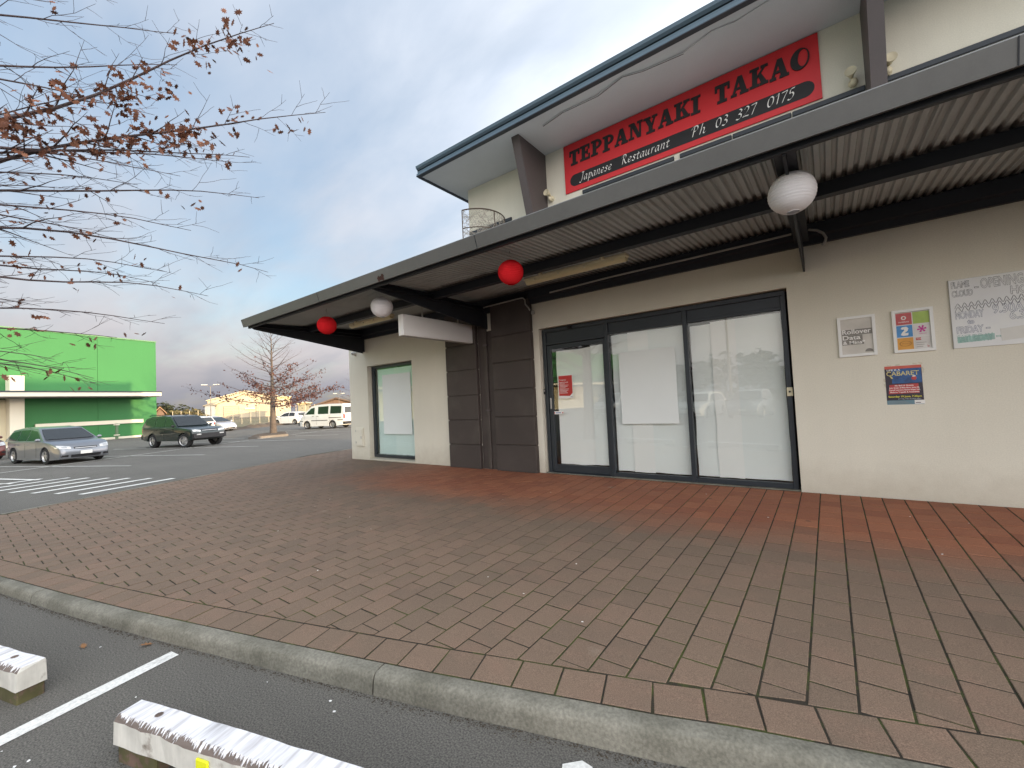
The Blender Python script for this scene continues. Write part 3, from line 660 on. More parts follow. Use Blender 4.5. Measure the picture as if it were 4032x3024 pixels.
# plain pale sheets fixed over the middle of two windows
M_pale = mat('pale_board', (0.80, 0.86, 0.86), 0.6, var=0.05, vscale=1.2, bump=0.2, bscale=6)
MB().box(-2.63, -1.77, 0.1035, 0.1065, 0.83, 1.95).build('pale_sheet', M_pale, label='pale rectangular sheet stuck over the centre of the middle shop window', cat='paper')
MB().box(-8.72, -7.68, 0.1505, 0.1535, 0.62, 2.05).build('pale_sheet', M_pale, label='pale rectangular sheet stuck over the centre of the small end window', cat='paper')

# ---- canopy
can = MB().prism([(-2.70, 3.148), (-2.69, 3.160), (-2.60, 3.160), (-2.60, 3.02), (-2.655, 3.005)], 'x', -9.34, 12.0).build('canopy', M_fascia, bld)
def cz(y): return 3.215 + 0.055 * y
CORR = []
for k in range(28):                            # sheets of ten ribs, butted with a dark lap
    b = MB(); pitch = 0.076; xs = []; x = -9.228 + k * 0.765
    for r in range(10):
        for (u, w) in ((0, 0), (0.016, 0.0), (0.027, 0.024), (0.047, 0.024), (0.058, 0.0)): xs.append((x + r * pitch + u, w))
    xs.append((x + 10 * pitch, 0.0)); ys = [-2.60, -1.4, 0.0]
    for y in ys:
        for (xx, w) in xs: b.v.append(Vector((xx, y - 0.001, cz(y) + w)))
    n = len(xs)
    for j in range(len(ys) - 1):
        for i in range(n - 1): b.f.append((j * n + i, j * n + i + 1, (j + 1) * n + i + 1, (j + 1) * n + i))
    CORR.append(b)
def m_corr():
    m = mat('galvanised_sheet_soffit', (0.43, 0.465, 0.465), 0.6, 0.0, var=0.15, vscale=1.5, fine=0.06)
    t = m.node_tree; L = t.links; bs = t.nodes['Principled BSDF']; src = bs.inputs['Base Color'].links[0].from_socket
    geo = t.nodes.new('ShaderNodeNewGeometry'); sp = t.nodes.new('ShaderNodeSeparateXYZ'); L.new(geo.outputs['Position'], sp.inputs[0])
    # soot and cobweb stains where the sheet bears on the steel
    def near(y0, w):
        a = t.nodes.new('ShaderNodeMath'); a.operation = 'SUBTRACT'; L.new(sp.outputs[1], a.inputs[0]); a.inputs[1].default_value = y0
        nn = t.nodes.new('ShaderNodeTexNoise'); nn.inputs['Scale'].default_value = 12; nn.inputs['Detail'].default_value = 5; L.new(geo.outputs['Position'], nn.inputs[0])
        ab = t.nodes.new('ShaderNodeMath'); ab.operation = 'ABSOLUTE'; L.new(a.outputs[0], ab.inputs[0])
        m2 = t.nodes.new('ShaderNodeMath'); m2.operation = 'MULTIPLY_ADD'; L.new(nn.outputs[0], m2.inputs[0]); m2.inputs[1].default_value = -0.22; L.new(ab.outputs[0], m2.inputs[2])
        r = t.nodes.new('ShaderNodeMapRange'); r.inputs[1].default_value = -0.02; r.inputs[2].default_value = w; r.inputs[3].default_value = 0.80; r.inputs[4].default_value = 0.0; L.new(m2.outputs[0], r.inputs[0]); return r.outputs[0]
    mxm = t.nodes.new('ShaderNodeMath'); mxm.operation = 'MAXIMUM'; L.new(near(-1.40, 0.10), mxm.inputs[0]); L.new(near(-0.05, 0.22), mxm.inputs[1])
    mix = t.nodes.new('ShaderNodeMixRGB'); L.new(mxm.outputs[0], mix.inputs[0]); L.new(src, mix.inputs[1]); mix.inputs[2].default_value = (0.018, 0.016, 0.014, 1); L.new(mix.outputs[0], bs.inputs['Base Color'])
    return m
M_corr = m_corr()
for b in CORR: b.build('corrugated_sheet', M_corr, can)
b = MB(); b.v = [Vector(v) for x in (-9.25, 12.0) for v in ((x, -2.599, cz(-2.6) + .034), (x, 0.0, cz(0) + .034), (x, 0.0, cz(0) + .05), (x, -2.599, cz(-2.6) + .05))]; b.f = [(0, 1, 2, 3), (7, 6, 5, 4), (0, 4, 5, 1), (1, 5, 6, 2), (2, 6, 7, 3), (3, 7, 4, 0)]; b.build('light_leak_cover', mat('pale_bounce_sheet', (.46, .46, .44), .5, .2, var=.12, vscale=1.5), can)  # unseen cover added against light leaks, pale to bounce light onto soffit and sign
MB().box(-9.3, 12.0, -2.585, -2.545, 2.985, 3.045).build('edge_angle', M_steel, can)
def joist(y0, y1, z0, z1, nm): return MB().box(-9.2, 6.4, y0, y1, z0, z1).build(nm, M_steel, can)
# mid purlin (channel) and wall ledger
MB().prism([(-1.44, 3.13), (-1.34, 3.13), (-1.34, 3.115), (-1.425, 3.112), (-1.425, 3.03), (-1.34, 3.03), (-1.34, 3.012), (-1.44, 3.012)], 'x', -9.22, 12.0).build('purlin', M_steel, can)
MB().prism([(-0.10, 3.20), (-0.003, 3.20), (-0.003, 2.965), (-0.06, 2.965), (-0.06, 3.04), (-0.10, 3.06)], 'x', -9.22, 12.0).build('wall_ledger', M_steel, can)
# outriggers: flange plus tapered web
for x, nm in ((-9.16, 0), (-5.18, 1), (-0.165, 2), (4.8, 3)):
    bm_ = MB().box(x - 0.07, x + 0.07, -2.57, -0.103, 3.0, 3.012).build('outrigger', M_steel, can)
    MB().prism([(-2.56, 2.999), (-2.56, 2.975), (-0.02, 2.66), (-0.02, 2.965), (-0.104, 2.97), (-0.104, 2.999)], 'x', x - 0.011, x + 0.011).build('web', M_steel, bm_)
    MB().box(x - 0.011, x + 0.011, -2.56, -0.104, 3.013, 3.07).build('upper_web', M_steel, bm_)
    MB().box(x - 0.07, x + 0.07, -2.57, -0.104, 3.071, 3.085).build('top_flange', M_steel, bm_)
    MB().box(x - 0.08, x + 0.08, -0.012, -0.002, 2.63, 2.964).build('wall_plate', M_wall, bm_)
MB().prism([(-2.59, 3.02), (-2.5, 2.965), (-0.004, 2.63), (-0.004, 3.235), (-2.59, 3.10)], 'x', -9.245, -9.235).build('end_plate', M_steel, can)
# rust patch and joints of the fascia
M_rustp = mat('rust_patch', (0.060, 0.026, 0.018), 0.9, var=0.3, vscale=20)
b = MB(); cen = Vector((-4.83, 0, 3.05)); 
for k in range(7):
    rr = random.uniform(.016, .04); c = cen + Vector((random.uniform(-.07, .07), 0, random.uniform(-.03, .025))); pol = []
    for a in range(9):
        q = rr * random.uniform(.6, 1.15); zz = c.z + math.sin(a / 9 * 6.283) * q; xx = c.x + math.cos(a / 9 * 6.283) * q; yy = -2.655 - (zz - 3.005) / 0.143 * 0.045 - 0.0015 - 0.0003 * k; pol.append((xx, yy, zz))
    b.quad(*pol)
b.build('rust_patch', M_rustp, can)
for x in (-6.45, -3.08, 0.95):
    MB().prism([(-2.657, 3.006), (-2.702, 3.149), (-2.704, 3.148), (-2.659, 3.004)], 'x', x, x + 0.006).build('fascia_joint', M_steel, can)

# ---- lanterns
def lantern(name, x, y, z, r, m, label, sq=0.97):
    e = empty(name, (x, y, z - r), label, 'lantern', 'paper lanterns hanging from the canopy')
    prof = []; nr = 72
    for k in range(nr + 1):
        a = math.pi * (0.09 + 0.82 * k / nr); rip = 1.0 + 0.026 * (abs(math.sin(k * math.pi / 4.0)) - 0.5); prof.append((math.sin(a) * r * rip, -math.cos(a) * r * sq))
    b = MB().lathe(prof, (x, y, z), 'z', 36); i0 = 0
    for k in range(len(b.v)):
        v = b.v[k]; b.v[k] = v + (v - Vector((x, y, z))) * 0.02 * noise.noise(v * 6)
    b.build('shade', m, e, smooth=True)
    top = z + r * sq * 0.96; w = MB()
    w.tube([(x - 0.05, y, top - .01), (x - 0.03, y, top + 0.05), (x, y, top + 0.09), (x + 0.03, y, top + 0.05), (x + 0.05, y, top - .01)], 0.0022, 4)
    w.build('wire_hanger', M_cond, e)
    MB().tube([(x, y, top + 0.09), (x + 0.004, y - 0.01, (top + cz(y)) / 2 + .03), (x, y, cz(y) + 0.0)], 0.003, 4).build('cord', M_black, e)
    MB().lathe([(r * 0.27, -0.004), (r * 0.27, 0.004), (r * 0.29, 0.004), (r * 0.29, -0.004), (r * 0.27, -0.004)], (x, y, z - r * sq * 0.955), 'z', 18).build('rim', m, e)
lantern('paper_lantern', -7.18, -2.12, 2.795, 0.165, M_lred, 'red paper lantern nearest the far left end of the canopy')
lantern('paper_lantern', -5.62, -2.08, 2.865, 0.170, M_lwhite, 'white paper lantern in front of the blank hanging sign box')
lantern('paper_lantern', -3.02, -2.12, 2.835, 0.155, M_lred, 'red paper lantern hanging before the fluorescent light left of the sign')
lantern('paper_lantern', -0.15, -2.15, 2.84, 0.168, M_lwhite, 'largest looking white paper lantern hanging under the right canopy beam')

# ---- fluorescent battens under the purlin
for x0, x1, lab in ((-3.40, -1.88, 'long cream fluorescent light under the canopy behind the red lantern'), (-7.80, -6.45, 'long cream fluorescent light under the left end of the canopy')):
    e = empty('fluorescent_light', ((x0 + x1) / 2, -1.24, 2.93), lab, 'light', 'fluorescent lights under the canopy')
    MB().box(x0, x1, -1.30, -1.18, 2.965, 3.01, 0.012).build('housing', M_cream, e)
    MB().lathe([(0.0, x0 + .02), (0.052, x0 + .02), (0.055, x0 + .05), (0.055, x1 - .05), (0.052, x1 - .02), (0.0, x1 - .02)], (0, -1.24, 2.968), 'x', 14, math.pi, 2 * math.pi).build('diffuser', mat('yellowed_diffuser', (0.74, 0.67, 0.42), 0.35, var=0.15, vscale=3), e, smooth=True)
    for k in range(4):
        xx = x0 + 0.18 + k * (x1 - x0 - 0.36) / 3; MB().box(xx - .015, xx + .015, -1.312, -1.168, 2.945, 2.975, 0.004).build('clip', M_cream, e)
    for xx in (x0 + .3, x1 - .3): MB().box(xx - .02, xx + .02, -1.345, -1.30, 2.99, 3.03).build('bracket', M_cream, e)

# ---- blank sign box hung from the canopy
e = empty('hanging_sign_box', (-5.56, -0.95, 2.43), 'blank pale grey sign box hung crosswise under the canopy by two rods', 'sign')
MB().box(-5.625, -5.50, -1.77, -0.09, 2.43, 2.78, 0.006).build('box', M_lightbox, e)
MB().box(-5.60, -5.525, -1.74, -0.12, 2.422, 2.431).build('bottom_trim', M_cond, e)
for y in (-1.30, -0.42): MB().tube([(-5.56, y, 2.775), (-5.56, y, cz(y))], 0.014, 8).build('hanging_rod', M_cond, e)

# ---- conduits
c = MB().tube([(-3.69, -0.118, 3.07), (-2.62, -0.118, 3.10), (-1.4, -0.118, 3.105), (-0.26, -0.118, 3.12)], 0.013, 6).build('conduit', M_cond, label='long thin grey conduit running along the canopy ledger above the shopfront', cat='conduit')
MB().tube([(-5.34, -0.125, 3.06), (-4.35, -0.125, 3.085), (-4.24, -0.125, 3.08), (-4.205, -0.12, 3.04), (-4.20, -0.12, 2.96), (-4.15, -0.118, 2.90), (-4.115, -0.113, 2.84)], 0.013, 6).build('conduit', M_cond, label='white hooked conduit dropping beside the brown pilaster', cat='conduit')
MB().box(-4.14, -4.085, -0.05, -0.002, 2.78, 2.85, 0.008).build('junction_box', M_cond, label='small white junction box at the foot of the hooked conduit', cat='box')
MB().box(-5.40, -5.32, -0.15, -0.105, 3.03, 3.07, 0.006).build('junction_box', M_cond, label='small white junction box at the canopy above the pilasters', cat='box')
MB().tube([(-0.09, -0.11, 3.13), (-0.01, -0.11, 3.10), (0.045, -0.11, 3.05), (0.07, -0.11, 2.99), (0.055, -0.11, 2.94), (0.03, -0.10, 2.915)], 0.015, 6).build('conduit', M_cond, label='short curved grey conduit right of the canopy beam', cat='conduit')

# ---- sensor lights on the upper wall
for x, z, hd, lab in ((-3.61, 4.70, -1, 'small cream sensor light beside the left fin'), (0.43, 4.72, -1, 'cream sensor light left of the right fin'), (0.72, 4.70, 1, 'cream sensor light right of the right fin')):
    e = empty('sensor_light', (x, -0.05, z - .06), lab, 'light', 'sensor lights on the upper wall')
    b = MB().lathe([(0, 0), (0.045, 0), (0.045, 0.02), (0.03, 0.035), (0, 0.035)], (0, 0, 0), 'z', 14); b.xform(Matrix.Translation((x, -0.001, z)) @ Matrix.Rotation(R_(90), 4, 'X')); b.build('base', M_cream, e, smooth=True)
    MB().ball((x, -0.075, z - .02), 0.036, 8, (1, 1, 1.1)).build('sensor_eye', M_cream, e, smooth=True)
    b = MB().lathe([(0.0, 0.0), (0.02, 0.0), (0.03, 0.04), (0.052, 0.09), (0.055, 0.11), (0.045, 0.105), (0.0, 0.10)], (0, 0, 0), 'z', 14); b.xform(Matrix.Translation((x + .015 * hd, -0.05, z + .055)) @ Matrix.Rotation(R_(35 * hd), 4, 'Y') @ Matrix.Rotation(R_(80), 4, 'X')); b.build('lamp_head', M_cream, e, smooth=True)
    MB().tube([(x, -0.03, z + .01), (x + .012 * hd, -0.05, z + .05)], 0.012, 6).build('arm', M_cream, e)

# ---- security camera, meter box, door button
e = empty('security_camera', (-9.6, -0.04, 2.2), 'small white dome camera under the left end of the canopy', 'camera')
e.location = (-9.58, -0.05, 2.64); WLOC[e.name] = Vector(e.location)
b = MB().lathe([(0, 0), (0.05, 0), (0.055, 0.03), (0.05, 0.04), (0, 0.04)], (-9.58, -0.05, 2.66), 'y', 14); b.build('base', M_white, e, smooth=True); MB().ball((-9.57, -0.075, 2.66), 0.045, 8).build('dome', M_white, e, smooth=True); MB().ball((-9.555, -0.11, 2.655), 0.018, 6).build('lens', M_black, e)
e = empty('meter_box', (-9.48, -0.02, 0.32), 'cream meter box with small hinged door low on the wall by the corner', 'meter box')
MB().box(-9.645, -9.32, -0.03, -0.001, 0.32, 0.785, 0.006).build('case', M_wall, e); MB().box(-9.61, -9.355, -0.044, -0.031, 0.355, 0.75, 0.005).build('door', M_wall, e); MB().box(-9.39, -9.37, -0.055, -0.045, 0.52, 0.58).build('latch', M_cond, e)
for z in (0.40, 0.68): MB().box(-9.615, -9.595, -0.05, -0.043, z, z + 0.05).build('hinge', M_cond, e)
e = empty('door_button', (-0.40, 0.06, 1.18), 'cream push button plate on the right shopfront jamb', 'button')
MB().box(-0.437, -0.372, 0.052, 0.069, 1.165, 1.275, 0.005).build('plate', M_cream, e); MB().ball((-0.405, 0.05, 1.22), 0.012, 6).build('button', M_black, e)

# ---- red notice and sticker on the door
M_nred = mat('notice_red', (0.50, 0.035, 0.03), 0.5, var=0.06)
e = empty('door_notice', (-3.6, 0.098, 1.27), 'red printed notice with white text stuck on the door glass', 'notice')
MB().box(-3.745, -3.465, 0.0985, 0.1005, 1.27, 1.67).build('sheet', M_swhite, e); MB().prism([(-3.735, 1.32), (-3.53, 1.31), (-3.475, 1.36), (-3.475, 1.66), (-3.735, 1.66)], 'y', 0.0965, 0.0983).build('red_field', M_nred, e)
wall_text('heading', 'Temporary\nhours of work', -3.72, 1.575, 0.096, 0.042, M_swhite, e, width=0.17)
for k in range(8):
    z = 1.515 - k * 0.022; MB().box(-3.715, -3.715 + (0.10, .17, .15, .11, .17, .16, .13, .15)[k], 0.0955, 0.0962, z, z + 0.006).build('text_line', M_swhite, e)
wall_text('mark', 'bnz', -3.52, 1.285, 0.097, 0.03, M_sblack, e)
e = empty('door_sticker', (-3.77, 0.095, 1.0), 'small white and red sticker on the door glass below the notice', 'sticker')
MB().box(-3.865, -3.675, 0.0985, 0.1005, 1.005, 1.055).build('sheet', M_swhite, e)
for x in (-3.86, -3.70): MB().prism([(x, 1.03), (x + .012, 1.045), (x + .024, 1.03), (x + .012, 1.015)], 'y', 0.097, 0.098).build('diamond', M_nred, e)
MB().box(-3.82, -3.72, 0.097, 0.098, 1.022, 1.038).build('print', mat('sticker_blue', (0.18, 0.24, 0.42), 0.5), e)

# ---- RED SIGN
sg_ = empty('restaurant_sign', (-1.6, -0.02, 4.675), 'long red sign board with black slab lettering and a black band of white script', 'sign')
MB().box(-3.335, 0.143, -0.024, -0.002, 4.68, 5.485, 0.003).build('board', M_red, sg_)
b = MB(); zc_, hr = 4.855, 0.097; pol = []
for k in range(13): a = math.pi / 2 + math.pi * k / 12; pol.append((-3.14 + hr * math.cos(a), zc_ + hr * math.sin(a)))
for k in range(13): a = -math.pi / 2 + math.pi * k / 12; pol.append((-0.02 + hr * math.cos(a), zc_ + hr * math.sin(a)))
b.prism(pol, 'y', -0.027, -0.0245).build('band', M_sblack, sg_)
def rect(x0, z0, x1, z1): return [(x0, z0), (x1, z0), (x1, z1), (x0, z1)]
def arc_band(cx, cz_, ro, ri, a0, a1, sx=1.0, n=12):
    o = [(cx + ro * sx * math.cos(a0 + (a1 - a0) * k / n), cz_ + ro * math.sin(a0 + (a1 - a0) * k / n)) for k in range(n + 1)]
    i = [(cx + ri * sx * 0.9 * math.cos(a0 + (a1 - a0) * k / n), cz_ + ri * math.sin(a0 + (a1 - a0) * k / n)) for k in range(n + 1)]
    return [[o[k], o[k + 1], i[k + 1], i[k]] for k in range(n)]
H2 = math.pi / 2
SLAB = {
 'T': (0.86, [rect(.03, .82, .83, 1), rect(.0, .62, .13, .99), rect(.73, .62, .86, .99), rect(.28, .1, .56, .9), rect(.14, 0, .70, .15)]),
 'E': (0.84, [rect(.13, 0, .40, 1), rect(0, .86, .76, 1), rect(.64, .66, .76, .99), rect(0, 0, .80, .15), rect(.68, .01, .80, .35), rect(.40, .43, .62, .57), rect(.54, .34, .63, .66)]),
 'P': (0.86, [rect(.13, 0, .40, .99), rect(0, 0, .54, .14), rect(0, .87, .42, 1)] + arc_band(.40, .70, .30, .17, -H2, H2, 1.45)),
 'A': (0.98, [[(.08, .1), (.22, .1), (.50, .86), (.42, 1), (.38, 1)], [(.36, 1), (.62, 1), (.90, .1), (.58, .1)], rect(.26, .30, .66, .42), rect(0, 0, .34, .14), rect(.50, 0, .98, .14)]),
 'N': (0.98, [rect(.12, .0, .25, .95), rect(.74, .05, .87, 1), [(.10, 1), (.40, 1), (.87, 0), (.62, 0)], rect(0, .87, .36, 1), rect(0, 0, .38, .13), rect(.60, .87, .98, 1)]),
 'Y': (0.94, [[(.10, .9), (.40, .9), (.62, .45), (.36, .40)], [(.70, .9), (.82, .9), (.64, .42), (.52, .45)], rect(.36, .08, .62, .46), rect(.20, 0, .78, .14), rect(0, .87, .48, 1), rect(.58, .87, .94, 1)]),
 'K': (0.98, [rect(.13, .02, .40, .98), rect(0, 0, .50, .14), rect(0, .87, .50, 1), [(.40, .42), (.40, .56), (.70, .9), (.84, .9)], [(.44, .55), (.60, .62), (.92, .1), (.62, .1)], rect(.58, .87, .96, 1), rect(.52, 0, .98, .14)]),
 'I': (0.56, [rect(.14, .02, .42, .98), rect(0, 0, .56, .14), rect(0, .87, .56, 1)]),
 'O': (0.92, []),
}
oo = [(.46 + .46 * math.cos(k / 24 * 6.2832), .5 + .52 * math.sin(k / 24 * 6.2832)) for k in range(25)]; oi_ = [(.60 + .24 * math.cos(k / 24 * 6.2832), .52 + .43 * math.sin(k / 24 * 6.2832)) for k in range(25)]
SLAB['O'] = (0.92, [[oo[k], oo[k + 1], oi_[k + 1], oi_[k]] for k in range(24)])
def slab_text(s, x0, x1, z0, h, rise=0.0):
    adv = [SLAB[c][0] + 0.06 for c in s]; tot = sum(adv) - 0.06; k = (x1 - x0) / (tot); x = x0
    for n_, c in enumerate(s):
        b = MB(); w, polys = SLAB[c]; zz = z0 + rise * (n_ % 3 - 1)
        for j, p in enumerate(polys): b.prism([(x + u * k + 0.16 * v * h * 0.35, zz + v * h) for u, v in p], 'y', -0.034 - 0.0005 * j, -0.0243)
        b.build('letter', M_sblack, sg_); x += adv[n_] * k
slab_text('TEPPANYAKI', -3.235, -1.19, 5.115, 0.245, 0.006); slab_text('TAKAO', -1.005, 0.045, 5.12, 0.25, 0.006)
def catmull(p, n=5):
    p = [Vector(q) for q in p]; out = []
    for i in range(len(p) - 1):
        a, b_, c, d = p[max(i - 1, 0)], p[i], p[i + 1], p[min(i + 2, len(p) - 1)]
        for k in range(n):
            t = k / n; out.append(0.5 * ((2 * b_) + (c - a) * t + (2 * a - 5 * b_ + 4 * c - d) * t * t + (3 * b_ - a - 3 * c + d) * t ** 3))
    return out + [p[-1]]
PEN = {
 'J': (.46, [[(.36, .76), (.42, .79), (.34, .40), (.22, -.05), (.08, -.16), (-.02, -.08)], [(.14, .68), (.30, .80), (.54, .77)]]),
 'a': (.48, [[(.40, .42), (.24, .46), (.07, .26), (.07, .04), (.18, .02), (.40, .38)], [(.43, .46), (.34, .10), (.38, .0), (.50, .08)]]),
 'p': (.48, [[(.08, .36), (.20, .46), (.04, -.32)], [(.14, .16), (.30, .44), (.44, .38), (.40, .12), (.24, .0), (.11, .06)]]),
 'n': (.52, [[(.06, .36), (.17, .46), (.07, 0)], [(.10, .18), (.30, .44), (.42, .40), (.34, .07), (.40, 0), (.52, .09)]]),
 'e': (.42, [[(.07, .20), (.28, .24), (.37, .36), (.26, .46), (.09, .32), (.06, .08), (.18, 0), (.38, .10)]]),
 's': (.40, [[(.36, .40), (.24, .47), (.13, .36), (.27, .20), (.25, .05), (.12, .0), (.01, .07)]]),
 'R': (.66, [[(.27, .78), (.12, 0)], [(.02, .62), (.18, .80), (.44, .82), (.52, .64), (.38, .46), (.20, .42)], [(.30, .42), (.42, .12), (.54, 0), (.68, .07)]]),
 't': (.34, [[(.24, .62), (.11, .12), (.17, 0), (.32, .08)], [(.02, .43), (.36, .46)]]),
 'u': (.52, [[(.02, .36), (.14, .46), (.07, .10), (.15, 0), (.27, .08), (.40, .42)], [(.42, .46), (.34, .08), (.40, 0), (.52, .08)]]),
 'r': (.38, [[(.06, .36), (.17, .46), (.07, 0)], [(.10, .18), (.24, .42), (.38, .45)]]),
 'P': (.58, [[(.28, .78), (.12, 0)], [(.02, .60), (.18, .80), (.46, .82), (.54, .62), (.38, .42), (.18, .40)]]),
 'h': (.54, [[(.28, .84), (.06, 0)], [(.10, .18), (.30, .44), (.42, .38), (.34, .07), (.41, 0), (.54, .08)]]),
 '0': (.50, [[(.34, .72), (.16, .62), (.07, .30), (.12, .04), (.26, .02), (.42, .22), (.46, .56), (.34, .72)]]),
 '3': (.46, [[(.12, .60), (.28, .73), (.42, .62), (.36, .46), (.20, .38), (.38, .30), (.36, .08), (.18, -.04), (.02, .02)]]),
 '2': (.48, [[(.12, .56), (.26, .73), (.42, .64), (.36, .40), (.02, .02), (.16, .03), (.42, .0)]]),
 '7': (.44, [[(.10, .68), (.26, .70), (.46, .71), (.30, .36), (.14, -.06)]]),
 '1': (.34, [[(.10, .56), (.28, .73), (.16, 0)]]),
 '5': (.46, [[(.46, .74), (.22, .70), (.16, .42), (.30, .44), (.40, .28), (.30, .04), (.12, -.05), (.02, .02)]]),
}
def pen_text(s, x0, x1, z0, h):
    tot = sum(PEN[c][0] + .05 if c != ' ' else .3 for c in s); k = (x1 - x0) / tot; x = x0; nib = Vector((math.cos(R_(40)), math.sin(R_(40)))) * 0.052
    for c in s:
        if c == ' ': x += .3 * k; continue
        b = MB()
        for j, st in enumerate(PEN[c][1]):
            pts = catmull(st, 5); y = -0.0285 - 0.0006 * j
            for a, d in zip(pts, pts[1:]):
                q = [(x + (p.x + s_ * nib.x) * k + 0.10 * p.y * h, y, z0 + (p.y + s_ * nib.y) * h) for p, s_ in ((a, -1), (d, -1), (d, 1), (a, 1))]; b.quad(*q)
        b.build('script_letter', M_swhite, sg_); x += (PEN[c][0] + .05) * k
pen_text('Japanese', -3.06, -2.50, 4.808, 0.162); pen_text('Restaurant', -2.35, -1.62, 4.808, 0.162); pen_text('Ph', -1.33, -1.13, 4.808, 0.162)
pen_text('03', -1.02, -0.86, 4.812, 0.162); pen_text('327', -0.77, -0.53, 4.812, 0.162); pen_text('0175', -0.42, -0.12, 4.812, 0.162)

# ---- framed posters, bill and whiteboard on the right wall
def snap_frame(x0, x1, z0, z1, label):
    e = empty('framed_poster', ((x0 + x1) / 2, -0.01, z0), label, 'poster', 'white snap frames on the wall'); w = 0.028
    for (a, c, d, f, nm) in ((x0, x1, z1 - w, z1, 'frame_top'), (x0, x1, z0, z0 + w, 'frame_bottom')):
        MB().prism([(a, d if nm == 'frame_bottom' else f), (c, d if nm == 'frame_bottom' else f), (c - w, f if nm == 'frame_bottom' else d), (a + w, f if nm == 'frame_bottom' else d)], 'y', -0.024, -0.001).build('frame_bar', M_white_pl, e)
    MB().prism([(x0, z0), (x0 + w, z0 + w), (x0 + w, z1 - w), (x0, z1)], 'y', -0.0245, -0.001).build('frame_bar', M_white_pl, e)
    MB().prism([(x1, z0), (x1, z1), (x1 - w, z1 - w), (x1 - w, z0 + w)], 'y', -0.0245, -0.001).build('frame_bar', M_white_pl, e)
    return e, w
S_ = 0.85
x0, x1, z0, z1 = .13 * S_, .525 * S_, 1.87 * S_, 2.41 * S_
e, w = snap_frame(x0, x1, z0, z1, 'white framed faded poster reading Rollover Data and Mins, left of the pair')
MB().box(x0 + w, x1 - w, -0.010, -0.006, z0 + w, z1 - w).build('print', mat('faded_print', (0.62, 0.60, 0.55), 0.4, var=0.15, vscale=7, bump=0.6, bscale=14), e)
M_pg = mat('print_grey', (0.24, 0.23, 0.21), 0.5, var=0.2, vscale=12)
MB().box(x0 + w + .006, x1 - w - .004, -0.0118, -0.0102, 1.835, 1.90).build('print_band', M_pg, e); MB().box(x0 + w + .006, x0 + w + .19, -0.0118, -0.0102, 1.772, 1.833).build('print_band', M_pg, e); MB().box(x0 + w + .006, x1 - w - .08, -0.0118, -0.0102, 1.725, 1.770).build('print_band', M_pg, e)
wall_text('heading', 'Rollover', x0 + w + .012, 1.85, -0.0125, 0.072, M_swhite, e, width=0.255, off=0.0012); wall_text('heading', 'Data', x0 + w + .012, 1.785, -0.0125, 0.068, M_swhite, e, width=0.16, off=0.0012)
wall_text('heading', '& Mins*', x0 + w + .012, 1.733, -0.0125, 0.052, M_swhite, e, width=0.20, off=0.0012)
MB().lathe([(0, 0), (.035, 0), (.035, .002), (0, .002)], (x1 - w - .04, -.0122, z0 + w + .018), 'y', 16, 0, math.pi).build('print_mark', M_pg, e)
x0, x1 = .69 * S_, 1.075 * S_
e, w = snap_frame(x0, x1, z0, z1 + .004, 'white framed poster of six coloured logo tiles, right of the pair')
MB().box(x0 + w, x1 - w, -0.008, -0.005, z0 + w, z1 - w).build('print', mat('poster_paper', (0.72, 0.72, 0.70), 0.4, var=0.1, vscale=9), e)
tw, th = (x1 - x0 - 2 * w) / 2, (z1 - z0 - 2 * w) / 3; xm, zb = x0 + w, z0 + w
TC = [(0, 2, (.50, .085, .09)), (1, 2, (.36, .52, .10)), (0, 1, (.06, .28, .62)), (1, 1, (.70, .69, .68)), (0, 0, (.70, .34, .045)), (1, 0, (.68, .67, .65))]
for i, (cx_, cz_, colr) in enumerate(TC):
    MB().box(xm + cx_ * tw + .004, xm + (cx_ + 1) * tw - .004, -0.0095, -0.0081, zb + cz_ * th + .004, zb + (cz_ + 1) * th - .004).build('logo_tile', mat('tile_%d' % i, colr, 0.4, var=0.18, vscale=9), e)
def ring(cx_, cz_, ro, ri, m, y=-0.0105, sx=1.0):
    b = MB()
    for q in arc_band(cx_, cz_, ro, ri, 0, 6.28318, sx, 18): b.prism(q, 'y', y, y + 0.0008)
    b.build('logo_ring', m, e)
ring(xm + tw * .5, zb + th * 2.58, .021, .012, M_swhite); wall_text('print', 'vodafone', xm + .022, zb + th * 2.2, -0.0104, 0.026, M_swhite, e, width=tw - .05)
MB().prism([(xm + u * tw, zb + th + v * th) for u, v in ((.28, .72), (.36, .84), (.62, .86), (.74, .72), (.68, .52), (.50, .36), (.58, .34), (.72, .36), (.70, .16), (.40, .14), (.26, .22), (.34, .40), (.50, .60), (.44, .66), (.36, .64))], 'y', -0.0108, -0.0097).build('logo_figure', M_swhite, e)
M_mag = mat('print_magenta', (0.55, 0.03, 0.30), 0.5)
for k in range(3):
    a = math.pi * k / 3 + .15; cx_, cz_ = xm + tw * 1.5, zb + th * 1.58; d = Vector((math.cos(a), math.sin(a))) * .036; n_ = Vector((-d.y, d.x)).normalized() * .0065
    MB().prism([(cx_ + d.x + n_.x * 1.4, cz_ + d.y + n_.y * 1.4), (cx_ + n_.x * .5, cz_ + n_.y * .5), (cx_ - d.x + n_.x * 1.4, cz_ - d.y + n_.y * 1.4), (cx_ - d.x - n_.x * 1.4, cz_ - d.y - n_.y * 1.4), (cx_ - n_.x * .5, cz_ - n_.y * .5), (cx_ + d.x - n_.x * 1.4, cz_ + d.y - n_.y * 1.4)], 'y', -0.0105 - .0003 * k, -0.0098).build('logo_star_arm', M_mag, e)
wall_text('print', 'Telecom', xm + tw * 1.3, zb + th * 1.16, -0.0104, 0.018, M_mag, e)
